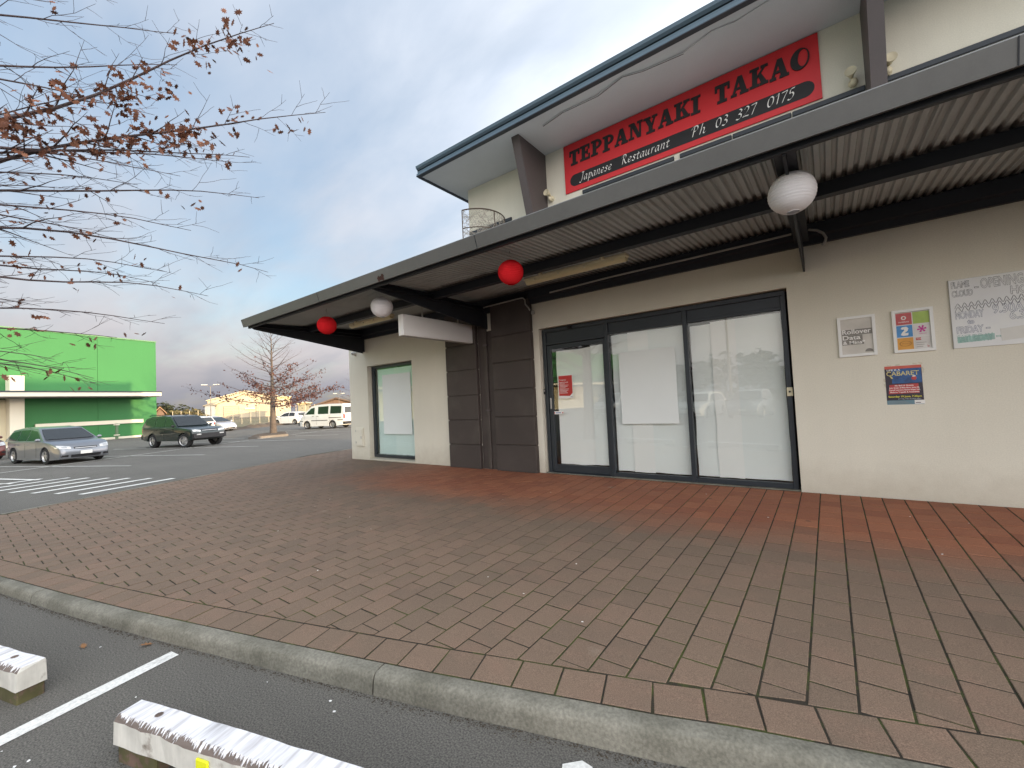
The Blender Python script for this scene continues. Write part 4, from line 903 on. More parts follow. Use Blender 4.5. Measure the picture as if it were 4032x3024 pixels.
ring(xm + tw * .5, zb + th * .5, .030, .026, mat('print_orange', (.45, .20, .03), .5), sx=1.7); wall_text('print', 'Skinny', xm + tw * .27, zb + th * .46, -0.0104, 0.026, MATS['print_orange'], e)
MB().box(xm + tw * 1.12, xm + tw * 1.42, -0.0105, -0.0098, zb + th * .70, zb + th * .90).build('logo_block', MATS['notice_red'], e); wall_text('print', 'TDK', xm + tw * 1.14, zb + th * .75, -0.011, 0.022, M_swhite, e)
wall_text('print', 'b', xm + tw * 1.74, zb + th * .10, -0.0105, 0.035, MATS['notice_red'], e)
for k in range(3): MB().box(xm + tw * 1.12, xm + tw * (1.5 + .1 * k), -0.0104, -0.0098, zb + th * (.16 + .16 * k), zb + th * (.19 + .16 * k)).build('print_line', M_pg, e)
# cabaret bill
x0, x1, z0, z1 = .58 * S_, .93 * S_, 1.21 * S_, 1.705 * S_; W_ = x1 - x0
e = empty('cabaret_bill', ((x0 + x1) / 2, 0, z0), 'colourful cabaret show bill taped to the wall below the framed posters', 'poster')
M_bill = mat('bill_dark', (0.030, 0.022, 0.040), 0.35, var=0.2, vscale=9); M_bred = mat('bill_red', (0.50, 0.055, 0.055), 0.4, var=0.15, vscale=10); M_bblue = mat('bill_blue', (0.025, 0.13, 0.38), 0.4, var=0.35, vscale=14, col2=(0.02, 0.05, 0.16), thr=(.4, .7))
MB().box(x0, x1, -0.0025, -0.0006, z0, z1).build('sheet', M_bill, e)
MB().box(x0, x1, -0.0033, -0.0026, z1 - .03, z1).build('red_heading_strip', mat('bill_coral', (.60, .11, .075), .4, var=.12, vscale=12), e)
MB().box(x0 + .055, x1 - .004, -0.0032, -0.0026, z1 - .19, z1 - .031).build('blue_field', M_bblue, e)
MB().prism([(x0 + .03, z1 - .205), (x1 - .035, z1 - .198), (x1 - .03, z1 - .30), (x0 + .02, z1 - .305)], 'y', -0.0031, -0.0026).build('red_field', M_bred, e)
MB().box(x0, x1, -0.0033, -0.0026, z0, z0 + .045).build('blue_foot', mat('bill_foot', (.14, .26, .32), .4, var=.15, vscale=10), e)
MB().box(x1 - .075, x1 + .006, -0.0042, -0.0034, z0 + .004, z0 + .045).build('white_sticker', M_swhite, e); MB().box(x1 - .068, x1 - .026, -0.0047, -0.0043, z0 + .014, z0 + .021).build('sticker_print', M_sblack, e)
wall_text('heading', 'LIFE IS A', x0 + .018, z1 - .052, -0.0038, 0.026, M_swhite, e, width=.11, off=.0006)
M_gold = mat('bill_gold', (.62, .55, .24), .4, var=.15, vscale=20)
wall_text('title', 'CABARET', x0 + .012, z1 - .105, -0.0040, 0.066, M_gold, e, width=W_ - .035, off=.0012)
MB().prism([(x0 + .03, z1 - .10), (x0 + .045, z1 - .10), (x0 + .066, z1 - .135), (x0 + .052, z1 - .138)], 'y', -0.0040, -0.0036).build('title_tail', M_gold, e)
MB().ball((x1 - .065, -0.0033, z1 - .14), .021, 8, (1, .04, 1.05)).build('red_motif', M_bred, e); MB().ball((x1 - .064, -0.0036, z1 - .118), .013, 8, (1.1, .04, .5)).build('white_motif', M_swhite, e)
for k, s in enumerate(('Ms Bell & Guests', 'John Green & Mike Elton, Jenny Ell,', 'Connell Lawrence, Bennie Sanger Hall,', 'Madame Tragedie & Assemblies')):
    wall_text('text_line', s, x0 + W_ / 2, z1 - .222 - k * .0235, -0.0038, .020, M_swhite, e, width=(.15, .245, .25, .235)[k], align='CENTER', off=.0004)
M_yel = mat('bill_yellow', (.66, .62, .06), .4)
wall_text('date_line', 'Saturday 19 June, 7.30pm', x0 + W_ / 2, z0 + .078, -0.0038, .026, M_yel, e, width=W_ - .03, align='CENTER', off=.0008)
wall_text('venue_line', 'LYTTELTON ROSSA HALL', x0 + W_ * .62, z0 + .053, -0.0038, .018, mat('bill_pale_blue', (.45, .55, .62), .4), e, width=W_ * .62, align='CENTER')
for k in range(3): MB().box(x0 + .012, x1 - .10 - .02 * k, -0.0038, -0.0034, z0 + .008 + k * .011, z0 + .011 + k * .011).build('print_line', M_pg, e)
M_tape = mat('old_tape', (.62, .58, .46), .3, var=.15, vscale=20)
for (tx, tz, ang) in ((x0 + .04, z1 + .006, 10), (x0 + .11, z1 + .01, -4), (x1 - .05, z1 + .012, 14), (x1 - .006, z1 + .018, 30), (x0 - .008, z1 - .15, 85), (x0 - .006, z1 - .21, 70), (x1 + .010, z1 - .07, 95), (x1 + .008, z1 - .04, 60)):
    b = MB().box(-.018, .018, -.0008, 0, -.007, .007); b.xform(Matrix.Translation((tx, -0.0012, tz)) @ Matrix.Rotation(R_(ang), 4, 'Y')); b.build('tape', M_tape, e)
# whiteboard with marker writing
x0, z0, z1 = 1.23 * S_, 1.868 * S_, 2.70 * S_; x1 = x0 + 1.15
e = empty('whiteboard', ((x0 + x1) / 2, -0.01, z0), 'pale whiteboard with faded handwritten opening hours at the right edge', 'whiteboard')
MB().box(x0, x1, -0.012, -0.001, z0, z1, 0.002).build('board', mat('whiteboard_face', (.78, .81, .80), .4, var=.05, vscale=2, col2=(.74, .77, .82), thr=(.4, .7)), e)
MB().box(x0 - .004, x0, -0.013, -0.0005, z0 - .004, z1 + .003).build('board_edge', M_cond, e)
M_mk = mat('marker_grey', (.25, .26, .29), .6); M_mkb = mat('marker_blue', (.29, .32, .44), .6); M_mkg = mat('marker_green', (.22, .50, .44), .6)
def scrawl(s, x, dz, size, m, width): wall_text('writing', s, x0 + x, z1 - dz, -0.0128, size, m, e, width=width, outline=0.0016, off=.002)
scrawl('FLAME', .018, .085, .085, M_mk, .13); scrawl('CLOUD', .018, .175, .085, M_mk, .15); scrawl('-', .18, .125, .09, M_mk, .03); scrawl('OPENING', .225, .12, .135, M_mk, .285); scrawl('HOURS', .42, .215, .11, M_mk, .26)
scrawl('MONDAY', .03, .405, .10, M_mkb, .20); scrawl('9.30AM', .29, .385, .12, M_mkb, .27); scrawl('to', .11, .465, .06, M_mkb, .05); scrawl('6.30PM', .40, .46, .11, M_mkb, .25); scrawl('FRIDAY', .03, .555, .095, M_mkb, .19); scrawl('-', .235, .545, .09, M_mkb, .03); scrawl('SATURDAY', .03, .645, .095, M_mkg, .25); scrawl('-', .30, .635, .09, M_mkg, .03)
for k in range(2):
    pts = [(x0 + .03 + t * .024, -0.0132, z1 - .275 - k * .035 + .024 * (1 if t % 2 else -1) + t * .0012) for t in range(25)]
    pts = [Vector((p.x, p.y, 0)) for p in catmull([(q[0], q[2]) for q in pts], 4)]; MB().tube([(p.x, -0.0132, p.y) for p in pts], 0.0022, 4).build('wavy_line', M_mk, e)
b = MB(); b.quad(*[(x0 + .05 + u, -0.0124, z1 - .655 + v) for u, v in ((-.02, 0), (.24, .012), (.24, .072), (-.02, .062))]); b.build('marker_wash', mat('marker_green_pale', (.42, .62, .58), .6, var=.2, vscale=20), e)
MB().prism([(x0 + .335, z1 - .665), (x0 + .72, z1 - .63), (x0 + .71, z1 - .51), (x0 + .33, z1 - .545)], 'y', -0.0142, -0.0125).build('paper_patch', mat('patch_paper', (.72, .73, .70), .6, var=.06, vscale=10), e)

# ---- wire basket on the canopy roof
e = empty('wire_basket', (-4.85, -0.57, 3.33), 'rusty half round wire basket standing on the canopy roof below the left eave', 'basket')
CC = Vector((-4.85, -0.57, 0)); RB = 0.50; A0, A1 = R_(-78), R_(70)
def cpt(a, z): return Vector((CC.x + RB * math.cos(a), CC.y + RB * math.sin(a), z))
for z in (4.50, 4.19, 3.75, 3.36): MB().tube([cpt(A0 + (A1 - A0) * k / 22, z) for k in range(23)], 0.011 if z > 4.4 else 0.008, 6).build('hoop', M_rust, e, smooth=True)
for a in (A0, R_(-12), R_(28), A1): MB().tube([cpt(a, 3.33), cpt(a, 3.9), cpt(a, 4.50)], 0.008, 6).build('upright', M_rust, e)
b = MB(); rnd = random.Random(3)
for k in range(520):
    a = rnd.uniform(A0, A1); z = rnd.uniform(3.4, 4.48); pts = []; da, dz_ = rnd.uniform(-.10, .10), rnd.uniform(-.05, .05)
    for j in range(9):
        pts.append(cpt(min(max(a, A0), A1), min(max(z, 3.36), 4.50)) + Vector((rnd.uniform(-.006, .006), rnd.uniform(-.006, .006), 0))); a += da; z += dz_; da += rnd.uniform(-.08, .08); dz_ += rnd.uniform(-.035, .035); da *= .9; dz_ *= .9
    b.tube(pts, 0.0027, 3, cap=False)
b.build('wire_mesh', mat('tangled_wire', (.30, .28, .24), .7), e)

# ================================================================== WHEEL STOPS
def m_stop():
    """white paint over timber: flaked along the front edge and in streaks across the beam (object space: x along, y across)"""
    m = bpy.data.materials.new('flaking_white_paint'); m.use_nodes = True; t = m.node_tree; L = t.links; bs = t.nodes['Principled BSDF']; tc_ = t.nodes.new('ShaderNodeTexCoord'); sp_ = t.nodes.new('ShaderNodeSeparateXYZ'); L.new(tc_.outputs['Object'], sp_.inputs[0])
    def noi(sc_, st, d=4):
        mp = t.nodes.new('ShaderNodeMapping'); mp.inputs['Scale'].default_value = st; L.new(tc_.outputs['Object'], mp.inputs[0]); n = t.nodes.new('ShaderNodeTexNoise'); n.inputs['Scale'].default_value = sc_; n.inputs['Detail'].default_value = d; n.inputs['Roughness'].default_value = .6; L.new(mp.outputs[0], n.inputs[0]); return n.outputs[0]
    def mt(op, a, b):
        n = t.nodes.new('ShaderNodeMath'); n.operation = op
        for i, v in enumerate((a, b)):
            if isinstance(v, (int, float)): n.inputs[i].default_value = v
            else: L.new(v, n.inputs[i])
        return n.outputs[0]
    edge = mt('ADD', mt('MULTIPLY', sp_.outputs[1], 9.0), mt('MULTIPLY', mt('SUBTRACT', noi(26, (2.6, .30, 1))  , .5), 1.0))     # 0 at the front edge, about 1.1 at the back
    spot = mt('MULTIPLY', mt('SUBTRACT', noi(11, (1.2, .8, 1), 6), .63), 9.0)
    cut = mt('SUBTRACT', mt('MULTIPLY', mt('SUBTRACT', edge, .10), 16.0), mt('MAXIMUM', spot, 0.0))
    r = t.nodes.new('ShaderNodeClamp'); L.new(cut, r.inputs[0])
    streak = t.nodes.new('ShaderNodeValToRGB'); L.new(noi(30, (1.0, .12, 1), 3), streak.inputs[0]); streak.color_ramp.elements[0].position = .34; streak.color_ramp.elements[1].position = .52; streak.color_ramp.elements[0].color = (.55, .54, .56, 1); streak.color_ramp.elements[1].color = (.80, .80, .83, 1)
    wood = t.nodes.new('ShaderNodeValToRGB'); L.new(noi(14, (.5, 4, 2)), wood.inputs[0]); wood.color_ramp.elements[0].color = (.085, .065, .055, 1); wood.color_ramp.elements[1].color = (.21, .17, .15, 1)
    mx_ = t.nodes.new('ShaderNodeMixRGB'); L.new(r.outputs[0], mx_.inputs[0]); L.new(wood.outputs[0], mx_.inputs[1]); L.new(streak.outputs[0], mx_.inputs[2]); L.new(mx_.outputs[0], bs.inputs['Base Color']); bs.inputs['Roughness'].default_value = .75
    bp = t.nodes.new('ShaderNodeBump'); bp.inputs['Strength'].default_value = .9; bp.inputs['Distance'].default_value = .004; L.new(r.outputs[0], bp.inputs['Height']); L.new(bp.outputs[0], bs.inputs['Normal']); return m
M_stop = m_stop(); M_stop_side = mat('white_paint_side', (0.66, 0.65, 0.60), 0.75, var=0.18, vscale=9, col2=(0.24, 0.20, 0.165), thr=(0.58, 0.70), streak=(1.0, (30, 30, 4), .15)); M_bare = mat('bare_timber', (0.155, 0.115, 0.095), 0.9, var=0.3, vscale=10, fine=0.2)
M_moss = mat('mossy_block', (0.080, 0.075, 0.030), 0.95, var=0.3, vscale=14, col2=(0.13, 0.085, 0.065), thr=(0.5, 0.6))
def wheel_stop(end, ang, length, label, reflector, blocks):
    e = empty('wheel_stop', (end[0], end[1], LOT), label, 'wheel stop', 'painted timber wheel stops', rz=R_(ang))
    b = MB(); w, z0, z1, n = 0.125, 0.075, 0.195, 44; top = []
    ring_ = [(0.0, z0), (w, z0), (w, z1 - 0.014), (w - 0.012, z1), (0.020, z1), (0.0, z1 - 0.022)]
    for i in range(n + 1):
        x = length * i / n
        for j, (y, z) in enumerate(ring_):
            k = 0.004 * noise.noise(Vector((x * 7, j * 5.3, end[0]))) + (0.004 * noise.noise(Vector((x * 40, j * 2.1, 1.7))) if j in (4, 5) else 0)
            b.v.append(Vector((x + (0.012 * noise.noise(Vector((j * 1.7, end[1], 3))) if i in (0, n) else 0), y + k, z + k)))
    q = len(ring_); m1 = MB(); m2 = MB(); m3_ = MB()
    for i in range(n):
        for j in range(q):
            f = (i * q + j, i * q + (j + 1) % q, (i + 1) * q + (j + 1) % q, (i + 1) * q + j)
            (m2 if j in (5, 0, 1) else m1).f.append(f)
    m2.f.append(tuple(range(q))); m2.f.append(tuple(n * q + j for j in range(q)))
    for mm in (m1, m2, m3_): mm.v = [v.copy() for v in b.v]
    def prune(mm):
        used = sorted({i for f in mm.f for i in f}); ix = {u: k for k, u in enumerate(used)}; mm.v = [mm.v[u] for u in used]; mm.f = [tuple(ix[i] for i in f) for f in mm.f]; return mm
    prune(m2).build('beam', M_stop_side, e, local=True); prune(m1).build('beam_top', M_stop, e, local=True, smooth=True)
    for x in (0.20, length - .2):      # fixing bolts
        MB().lathe([(0.0, 0.001), (0.013, 0.0015), (0.017, 0.0)], (x, w * .55, z1 + .003), 'z', 9).build('bolt_head', M_bare, e, local=True)
    for x in blocks: MB().box(x, x + 0.26, 0.006, w - .006, -0.01, z0 - .002, 0.006).build('packing_block', M_moss, e, local=True)
    if reflector is not None: MB().box(reflector, reflector + 0.07, -0.012, -0.0015, 0.10, 0.155, 0.004).build('reflector', mat('yellow_reflector', (.78, .80, .02), .3), e, local=True)
wheel_stop((-2.67, -5.79), 16.5, 1.75, 'flaking white timber wheel stop in the foreground with a yellow reflector', 0.56, (0.02, 1.45))
wheel_stop((-5.28, -6.50), 16.5, 1.72, 'white timber wheel stop cut off by the left edge of the picture', None, (0.1, 1.45))
# small litter
M_leafd = mat('dry_leaf', (0.26, 0.13, 0.055), 0.8, var=0.3, vscale=30)
LEAF0 = [(0, -.5), (.10, -.28), (.34, -.30), (.22, -.08), (.46, .04), (.20, .12), (.26, .36), (.07, .30), (0, .52), (-.07, .30), (-.26, .36), (-.20, .12), (-.46, .04), (-.22, -.08), (-.34, -.30), (-.10, -.28)]
LEAF = [(u * .66, v) for u, v in LEAF0]
def leaf_poly(c, s, M): return [Vector(c) + M @ Vector((u * s, v * s, 0.10 * s * (abs(u) * 2) ** 2)) for u, v in LEAF]
for (x, y, s, lab) in ((-3.78, -5.43, .085, 'orange brown dead leaf on the asphalt left of the bay line'), (-4.15, -5.68, .07, 'dull brown dead leaf lying farther left on the asphalt')):
    b = MB(); b.quad(*leaf_poly((x, y, LOT + .012), s, Matrix.Rotation(random.uniform(0, 6), 3, 'Z') @ Matrix.Rotation(.25, 3, 'X'))); b.build('fallen_leaf', M_leafd, label=lab, cat='leaf', group='leaves on the asphalt')
b = MB()
for k in range(46):
    if k < 20: x, y = random.uniform(-4.6, 0.2), random.uniform(-6.2, -4.8); y = min(y, kerb_y(x) - 0.2); z = LOT + .003
    else: x, y = random.uniform(-7, 1.5), random.uniform(-4.6, -.4); y = max(y, kerb_y(x) + .3); z = pz(y) + .002
    r = random.uniform(.004, .010); b.quad(*[(x + r * random.uniform(.5, 1.2) * math.cos(a), y + r * random.uniform(.5, 1.2) * math.sin(a), z + random.uniform(0, .003)) for a in (0, 1.2, 2.6, 3.7, 5)])
b.build('litter_specks', M_swhite, kind='stuff', label='tiny white flecks of litter on paving and asphalt')

# grit and leaf crumbs washed into the gutter line, along the wheel stops and the foot of the wall
b = MB(); rg = random.Random(21)
def grain(x, y, z, r):
    a0 = rg.uniform(0, 6.28); p = [Vector((x + r * math.cos(a0 + k * 2.1) * rg.uniform(.6, 1.3), y + r * math.sin(a0 + k * 2.1) * rg.uniform(.6, 1.3), z)) for k in range(3)]; t = Vector((x, y, z + r * rg.uniform(.25, .8)))
    b.quad(p[0], p[1], t); b.quad(p[1], p[2], t); b.quad(p[2], p[0], t)
for _ in range(2600):
    x = rg.uniform(-7.5, 1.6); d = 0.103 + abs(rg.gauss(0, .022)); grain(x + .27 * d, kerb_y(x) - d * .97, LOT + .001, rg.uniform(.002, .007))
for _ in range(500): x = rg.uniform(-9.4, 2.4); grain(x, -0.008 - abs(rg.gauss(0, .02)), pz(-.02) + .0005, rg.uniform(.0015, .005))
for _ in range(420):
    t = rg.uniform(-.1, 1.8); d = rg.gauss(-.02, .05); grain(-2.67 + t * .959 - d * .284, -5.79 + t * .284 + d * .959, LOT + .001, rg.uniform(.002, .006))
b.build('gutter_grit', mat('grit', (.060, .048, .034), .95, var=.4, vscale=30), kind='stuff', label='brown grit and leaf crumbs in the gutter and along the wall')
# ================================================================== CARS
from mathutils.bvhtree import BVHTree
M_cglass = mat('car_glass', (0.012, 0.016, 0.018), 0.06, spec=0.8); M_tyre = mat('tyre_rubber', (0.014, 0.014, 0.015), 0.85); M_rim = mat('alloy_rim', (0.50, 0.50, 0.50), 0.35, 0.8)
M_trim = mat('black_car_trim', (0.014, 0.014, 0.016), 0.55); M_head = mat('headlamp', (0.62, 0.63, 0.62), 0.15, 0.3, coat=1.0); M_tail = mat('tail_lamp', (0.38, 0.02, 0.02), 0.2, coat=1.0); M_plate = mat('number_plate', (0.72, 0.72, 0.68), 0.5); M_under = mat('car_underside', (0.01, 0.01, 0.01), 0.9)
def paint(name, col, metal=0.35): return mat(name, col, 0.34, metal, var=0.04, vscale=2, coat=0.8)
def interp(pts, x):
    pts = sorted(pts)
    if x <= pts[0][0]: return pts[0][1]
    for (xa, ya), (xb, yb) in zip(pts, pts[1:]):
        if x <= xb: return ya + (yb - ya) * (x - xa) / (xb - xa) if xb > xa else yb
    return pts[-1][1]
def car(name, label, loc, heading, sp, pm, group='cars in the car park'):
    """x forward, y left, z up; origin on the ground under the middle"""
    e = empty(name, (loc[0], loc[1], LOT), label, sp.get('cat', 'car'), group, rz=R_(heading))
    L, W, rw = sp['L'], sp['W'], sp['rw']; hx = L / 2; xf = hx - sp['fo']; xr = xf - sp['wb']; lo = sp['clear']
    body = [(x - hx, z) for x, z in sp['body']]           # rear bottom -> over the top -> front bottom
    tum = sp['tum']; gh = [(x - hx, z) for x, z in sp['gh']]  # rear base, roof..., windscreen base
    # lower body outline with wheel arches, subdivided
    ra = rw + sp.get('arch', 0.05); out = []
    for p, q in zip(body, body[1:]):
        n = max(1, int(math.hypot(q[0] - p[0], q[1] - p[1]) / 0.16)); out += [(p[0] + (q[0] - p[0]) * i / n, p[1] + (q[1] - p[1]) * i / n, 0) for i in range(n)]
    out.append((*body[-1], 0))
    for cxw in (xf, xr):
        a0 = math.asin(min(0.99, max(-0.99, (lo - rw) / ra)))
        for k in range(13):
            a = a0 + (math.pi - 2 * a0) * k / 12; out.append((cxw + ra * math.cos(a), rw + ra * math.sin(a), 1))
    zmid = (lo + sp['belt']) / 2
    def yw(x, z, f):
        t = max(0.0, (abs(x) - (hx - sp.get('nose', 0.85))) / sp.get('nose', 0.85)); return W / 2 * f * (1 - sp.get('taper', 0.16) * t * t)
    layers = [(0.0, 0, 0), (0.82, 0, 0), (0.93, 0.05, 0.02), (0.985, 0.16, 0.05), (1.0, 0.34, 0.09)]
    b = MB(); n = len(out)
    for sgn in (1, -1):
        base = len(b.v)
        for f, kz, kx in layers:
            for (x, z, arch) in out:
                zz = z; xx = x
                if not arch:
                    if z > zmid: zz = z - (z - zmid) * kz * 0.55
                    else: zz = z + 0.03 * kz * 2
                    t = max(0.0, (abs(x) - (hx - 0.5)) / 0.5); xx = x - math.copysign(kx * 1.3 * t, x)
                b.v.append(Vector((xx, sgn * yw(xx, zz, f), zz)))
        for l in range(len(layers) - 1):
            for i in range(n):
                a = base + l * n + i; c = base + l * n + (i + 1) % n; b.f.append((a, c, c + n, a + n))
        b.f.append(tuple(base + (len(layers) - 1) * n + i for i in range(n)))
    bvh = BVHTree.FromPolygons([tuple(v) for v in b.v], [tuple(f) for f in b.f]); bc = MB(); bc.v, bc.f = [v.copy() for v in b.v], list(b.f)
    b.build('body', pm, e, smooth=True, local=True)
    def patch(nm, m, y0, y1, zl, zu, out=0.008, front=True, n=(10, 4)):
        """panel that hugs the nose or tail: zl(u), zu(u) are its lower and upper edge"""
        p_ = MB(); dr = Vector((-1, 0, 0)) if front else Vector((1, 0, 0)); ok = []
        for i in range(n[0] + 1):
            for j in range(n[1] + 1):
                u = i / n[0]; y = y0 + (y1 - y0) * u; z = zl(u) + (zu(u) - zl(u)) * j / n[1]; h_ = bvh.ray_cast(Vector((3.5 if front else -3.5, y, z)), dr)
                ok.append(h_[0] is not None and abs(h_[0].x) > 0.45 * hx); p_.v.append(Vector((h_[0].x if h_[0] else 0, y, z)) - dr * out)
        k = n[1] + 1
        for i in range(n[0]):
            for j in range(n[1]):
                q_ = (i * k + j, i * k + j + 1, (i + 1) * k + j + 1, (i + 1) * k + j)
                if all(ok[t] for t in q_): p_.f.append(q_)
        if p_.f: p_.build(nm, m, e, local=True, smooth=True)
    # cabin
    belt = sp['belt']; wb_ = W / 2 - 0.045
    def cy(z): return wb_ - max(0, z - belt) * tum
    ghs = []
    for p, q in zip(gh, gh[1:]):
        m_ = 4; ghs += [(p[0] + (q[0] - p[0]) * i / m_, p[1] + (q[1] - p[1]) * i / m_) for i in range(m_)]
    ghs.append(gh[-1]); b = MB(); n = len(ghs)
    for sgn in (1, -1):
        for (x, z) in ghs: b.v.append(Vector((x, sgn * cy(z), z)))
        for (x, z) in ghs: b.v.append(Vector((x, sgn * (cy(z) - 0.10), z + 0.02 * (1 if z > belt + .3 else 0))))
    for i in range(n - 1):
        b.f += [(i, i + 1, n + i + 1, n + i), (2 * n + i, 2 * n + i + 1, 3 * n + i + 1, 3 * n + i), (n + i, n + i + 1, 3 * n + i + 1, 3 * n + i)]
    b.f += [tuple(range(n)), tuple(range(2 * n, 3 * n))]
    b.build('cabin', pm, e, smooth=True, local=True)
    roofl = [(x, z) for x, z in gh]
    for (xa, xb) in sp['wins']:
        for sgn in (1, -1):
            b = MB(); N = 12; col = []
            for i in range(N + 1):
                x = (xa + (xb - xa) * i / N) - hx; zt = interp(roofl, x) - sp.get('rail', 0.085); zb_ = belt + 0.03
                if zt > zb_ + 0.012: col.append((x, zb_, zt))
            for (x, a_, c_), (x2, a2, c2) in zip(col, col[1:]):
                b.quad(*[(xx, sgn * (cy(zz) + 0.006), zz) for xx, zz in ((x, a_), (x2, a2), (x2, c2), (x, c_))])
            if b.f: b.build('side_window', sp.get('glass', M_cglass), e, local=True)
    def screen_q(p, q, nm, f0=0.06, f1=0.10, in0=0.07):
        p, q = Vector((p[0], 0, p[1])), Vector((q[0], 0, q[1])); d = (q - p); nrm = Vector((d.z, 0, -d.x)).normalized()
        if nrm.z < 0: nrm = -nrm
        if (nm == 'windscreen') != (nrm.x > 0): nrm = Vector((-nrm.x, 0, nrm.z)) if False else nrm
        a, c = p + d * f0, q - d * f1; o_ = nrm * 0.012
        b = MB(); b.quad(*[(pt.x + o_.x, y, pt.z + o_.z + 0.022) for pt, y in ((a, -(cy(a.z) - in0)), (a, cy(a.z) - in0), (c, cy(c.z) - in0), (c, -(cy(c.z) - in0)))]); return b.build(nm, M_cglass, e, local=True)
    screen_q(gh[-1], gh[-2], 'windscreen'); screen_q(gh[0], gh[1], 'rear_window', sp.get('rw0', 0.12), 0.10, 0.09)
    # wheels
    for cxw, st in ((xf, sp.get('steer', 0)), (xr, 0)):
        for sgn in (1, -1):
            tw_ = sp.get('tw', 0.20); we = MB(); we.lathe([(rw * .62, -tw_ / 2), (rw * .92, -tw_ / 2), (rw, -tw_ / 2 + .03), (rw, tw_ / 2 - .03), (rw * .92, tw_ / 2), (rw * .62, tw_ / 2), (rw * .60, 0), (rw * .62, -tw_ / 2)], (0, 0, 0), 'y', 24)
            o = we.build('wheel', M_tyre, e, smooth=True, local=True); o.location = (cxw, sgn * (W / 2 - tw_ / 2 - 0.015), rw); o.rotation_euler = (0, 0, R_(st))
            ri = MB(); ri.lathe([(0, .02), (rw * .55, .0), (rw * .55, .012), (0, .03)], (0, 0, 0), 'y', 20)
            for k in range(5):
                i0 = len(ri.v); ri.box(-.032, .032, .03, .062, 0.03, rw * .60); ri.xform(Matrix.Rotation(k * 6.2832 / 5, 4, 'Y'), i0)
            i0 = len(ri.v); ri.lathe([(rw * .57, .045), (rw * .64, .05), (rw * .66, .09), (rw * .60, .075), (rw * .57, .045)], (0, 0, 0), 'y', 24); ri.lathe([(0, .07), (.05, .065), (.055, .03)], (0, 0, 0), 'y', 12)
            r_ = ri.build('rim', sp.get('rim', M_rim), o, smooth=False, local=True)
            r_.location = (0, sgn * (tw_ / 2 - 0.075), 0)
            if sgn < 0: r_.rotation_euler = (0, 0, math.pi)
    MB().box(xr - .6, xf + .5, -W / 2 + .22, W / 2 - .22, lo + .0, lo + .25).build('underside', M_under, e, local=True)
    # lamps, grille, plates, mirrors, seams
    zf = sp['lamp_z']; yn = W / 2 * (1 - sp.get('taper', .16)) 
    def fx(z): # front surface x at height z
        f = [p for p in body if p[0] > 0.55 * hx]; zs = sorted((p[1], p[0]) for p in f); return interp(zs, z)
    def rx_(z):
        f = [p for p in body if p[0] < -0.8 * hx]; zs = sorted((p[1], p[0]) for p in f); return interp(zs, z)
    lw, lh = sp['lamp']
    for sgn in (1, -1):
        ya, yb = sgn * (W / 2 * .50), sgn * (W / 2 * .50 + lw)
        patch('headlight', M_head, ya, yb, lambda u: zf - lh * (.42 - .22 * u), lambda u: zf + lh * (.10 + .48 * u ** .7), .010)
        patch('headlight_bulb', M_rim, ya + sgn * lw * .25, ya + sgn * lw * .60, lambda u: zf - lh * .18, lambda u: zf + lh * .16, .014, n=(4, 2))
        zt, tz0, tz1 = sp['tail']; b = MB().box(rx_(zt) - .006 if not sp.get('tail_in') else rx_(zt) - .01, rx_(zt) + .20, sgn * (yn - .10) if sgn > 0 else -(yn + .012), (yn + .012) if sgn > 0 else -(yn - .10), zt + tz0, zt + tz1, 0.012); b.build('tail_light', M_tail, e, local=True)
        xm_ = gh[-1][0] - .16; b = MB().ball((xm_, sgn * (W / 2 + .07), belt + .05), .09, 7, (.55, 1.0, .72)); b.build('wing_mirror', sp.get('mirror', pm), e, smooth=True, local=True)
        for xs_ in sp['seams']:
            MB().box(xs_ - hx - .004, xs_ - hx + .004, sgn * W / 2 - .004, sgn * W / 2 + .003, lo + .10, belt - .09).build('door_seam', M_trim, e, local=True)
        for xs_ in sp['handles']:
            MB().box(xs_ - hx - .08, xs_ - hx + .08, sgn * W / 2 - (.02 if sgn > 0 else -.0) - (0 if sgn > 0 else .018), sgn * W / 2 + (.018 if sgn > 0 else .02), belt - .16, belt - .13, .004).build('door_handle', sp.get('hm', pm), e, local=True)
        if sp.get('strip'):
            for (xa, xb, z) in sp['strip']:
                MB().box(xa - hx, xb - hx, sgn * W / 2 - .006, sgn * W / 2 + .008, z, z + .05).build('side_strip', M_trim, e, local=True)
        if sp.get('rails'):
            zr = max(z for x, z in gh) + .05; yy = sgn * (cy(zr) - .08); MB().tube([(gh[1][0] + .05, yy, zr - .05), (gh[1][0] + .15, yy, zr), (gh[-2][0] - .2, yy, zr), (gh[-2][0] - .1, yy, zr - .05)], .016, 6).build('roof_rail', M_trim, e, local=True)
    gz, gw, ghh = sp['grille']; patch('grille', sp.get('gm', M_trim), -gw / 2, gw / 2, lambda u: gz - ghh / 2 * (1 - .5 * abs(2 * u - 1)), lambda u: gz + ghh / 2, .006)
    patch('grille_bar', M_rim, -gw / 2 + .03, gw / 2 - .03, lambda u: gz - .012, lambda u: gz + .014, .014)
    bz = sp['intake']; patch('lower_intake', M_trim, -.46, .46, lambda u: bz - .06, lambda u: bz + .05, .006)
    if not sp.get('bumper'):
        for s_ in (1, -1): patch('fog_lamp', M_trim, s_ * .54, s_ * .74, lambda u: bz - .03, lambda u: bz + .05, .006, n=(4, 2))
        patch('bumper_lip', M_rim if sp is WAGON else M_trim, -W * .44, W * .44, lambda u: lo + .015, lambda u: lo + .055, .012, n=(16, 1))
    pzz = sp['plate']; MB().box(fx(pzz) - .01, fx(pzz) + .022, -.18, .18, pzz - .062, pzz + .062).build('number_plate', M_plate, e, local=True)
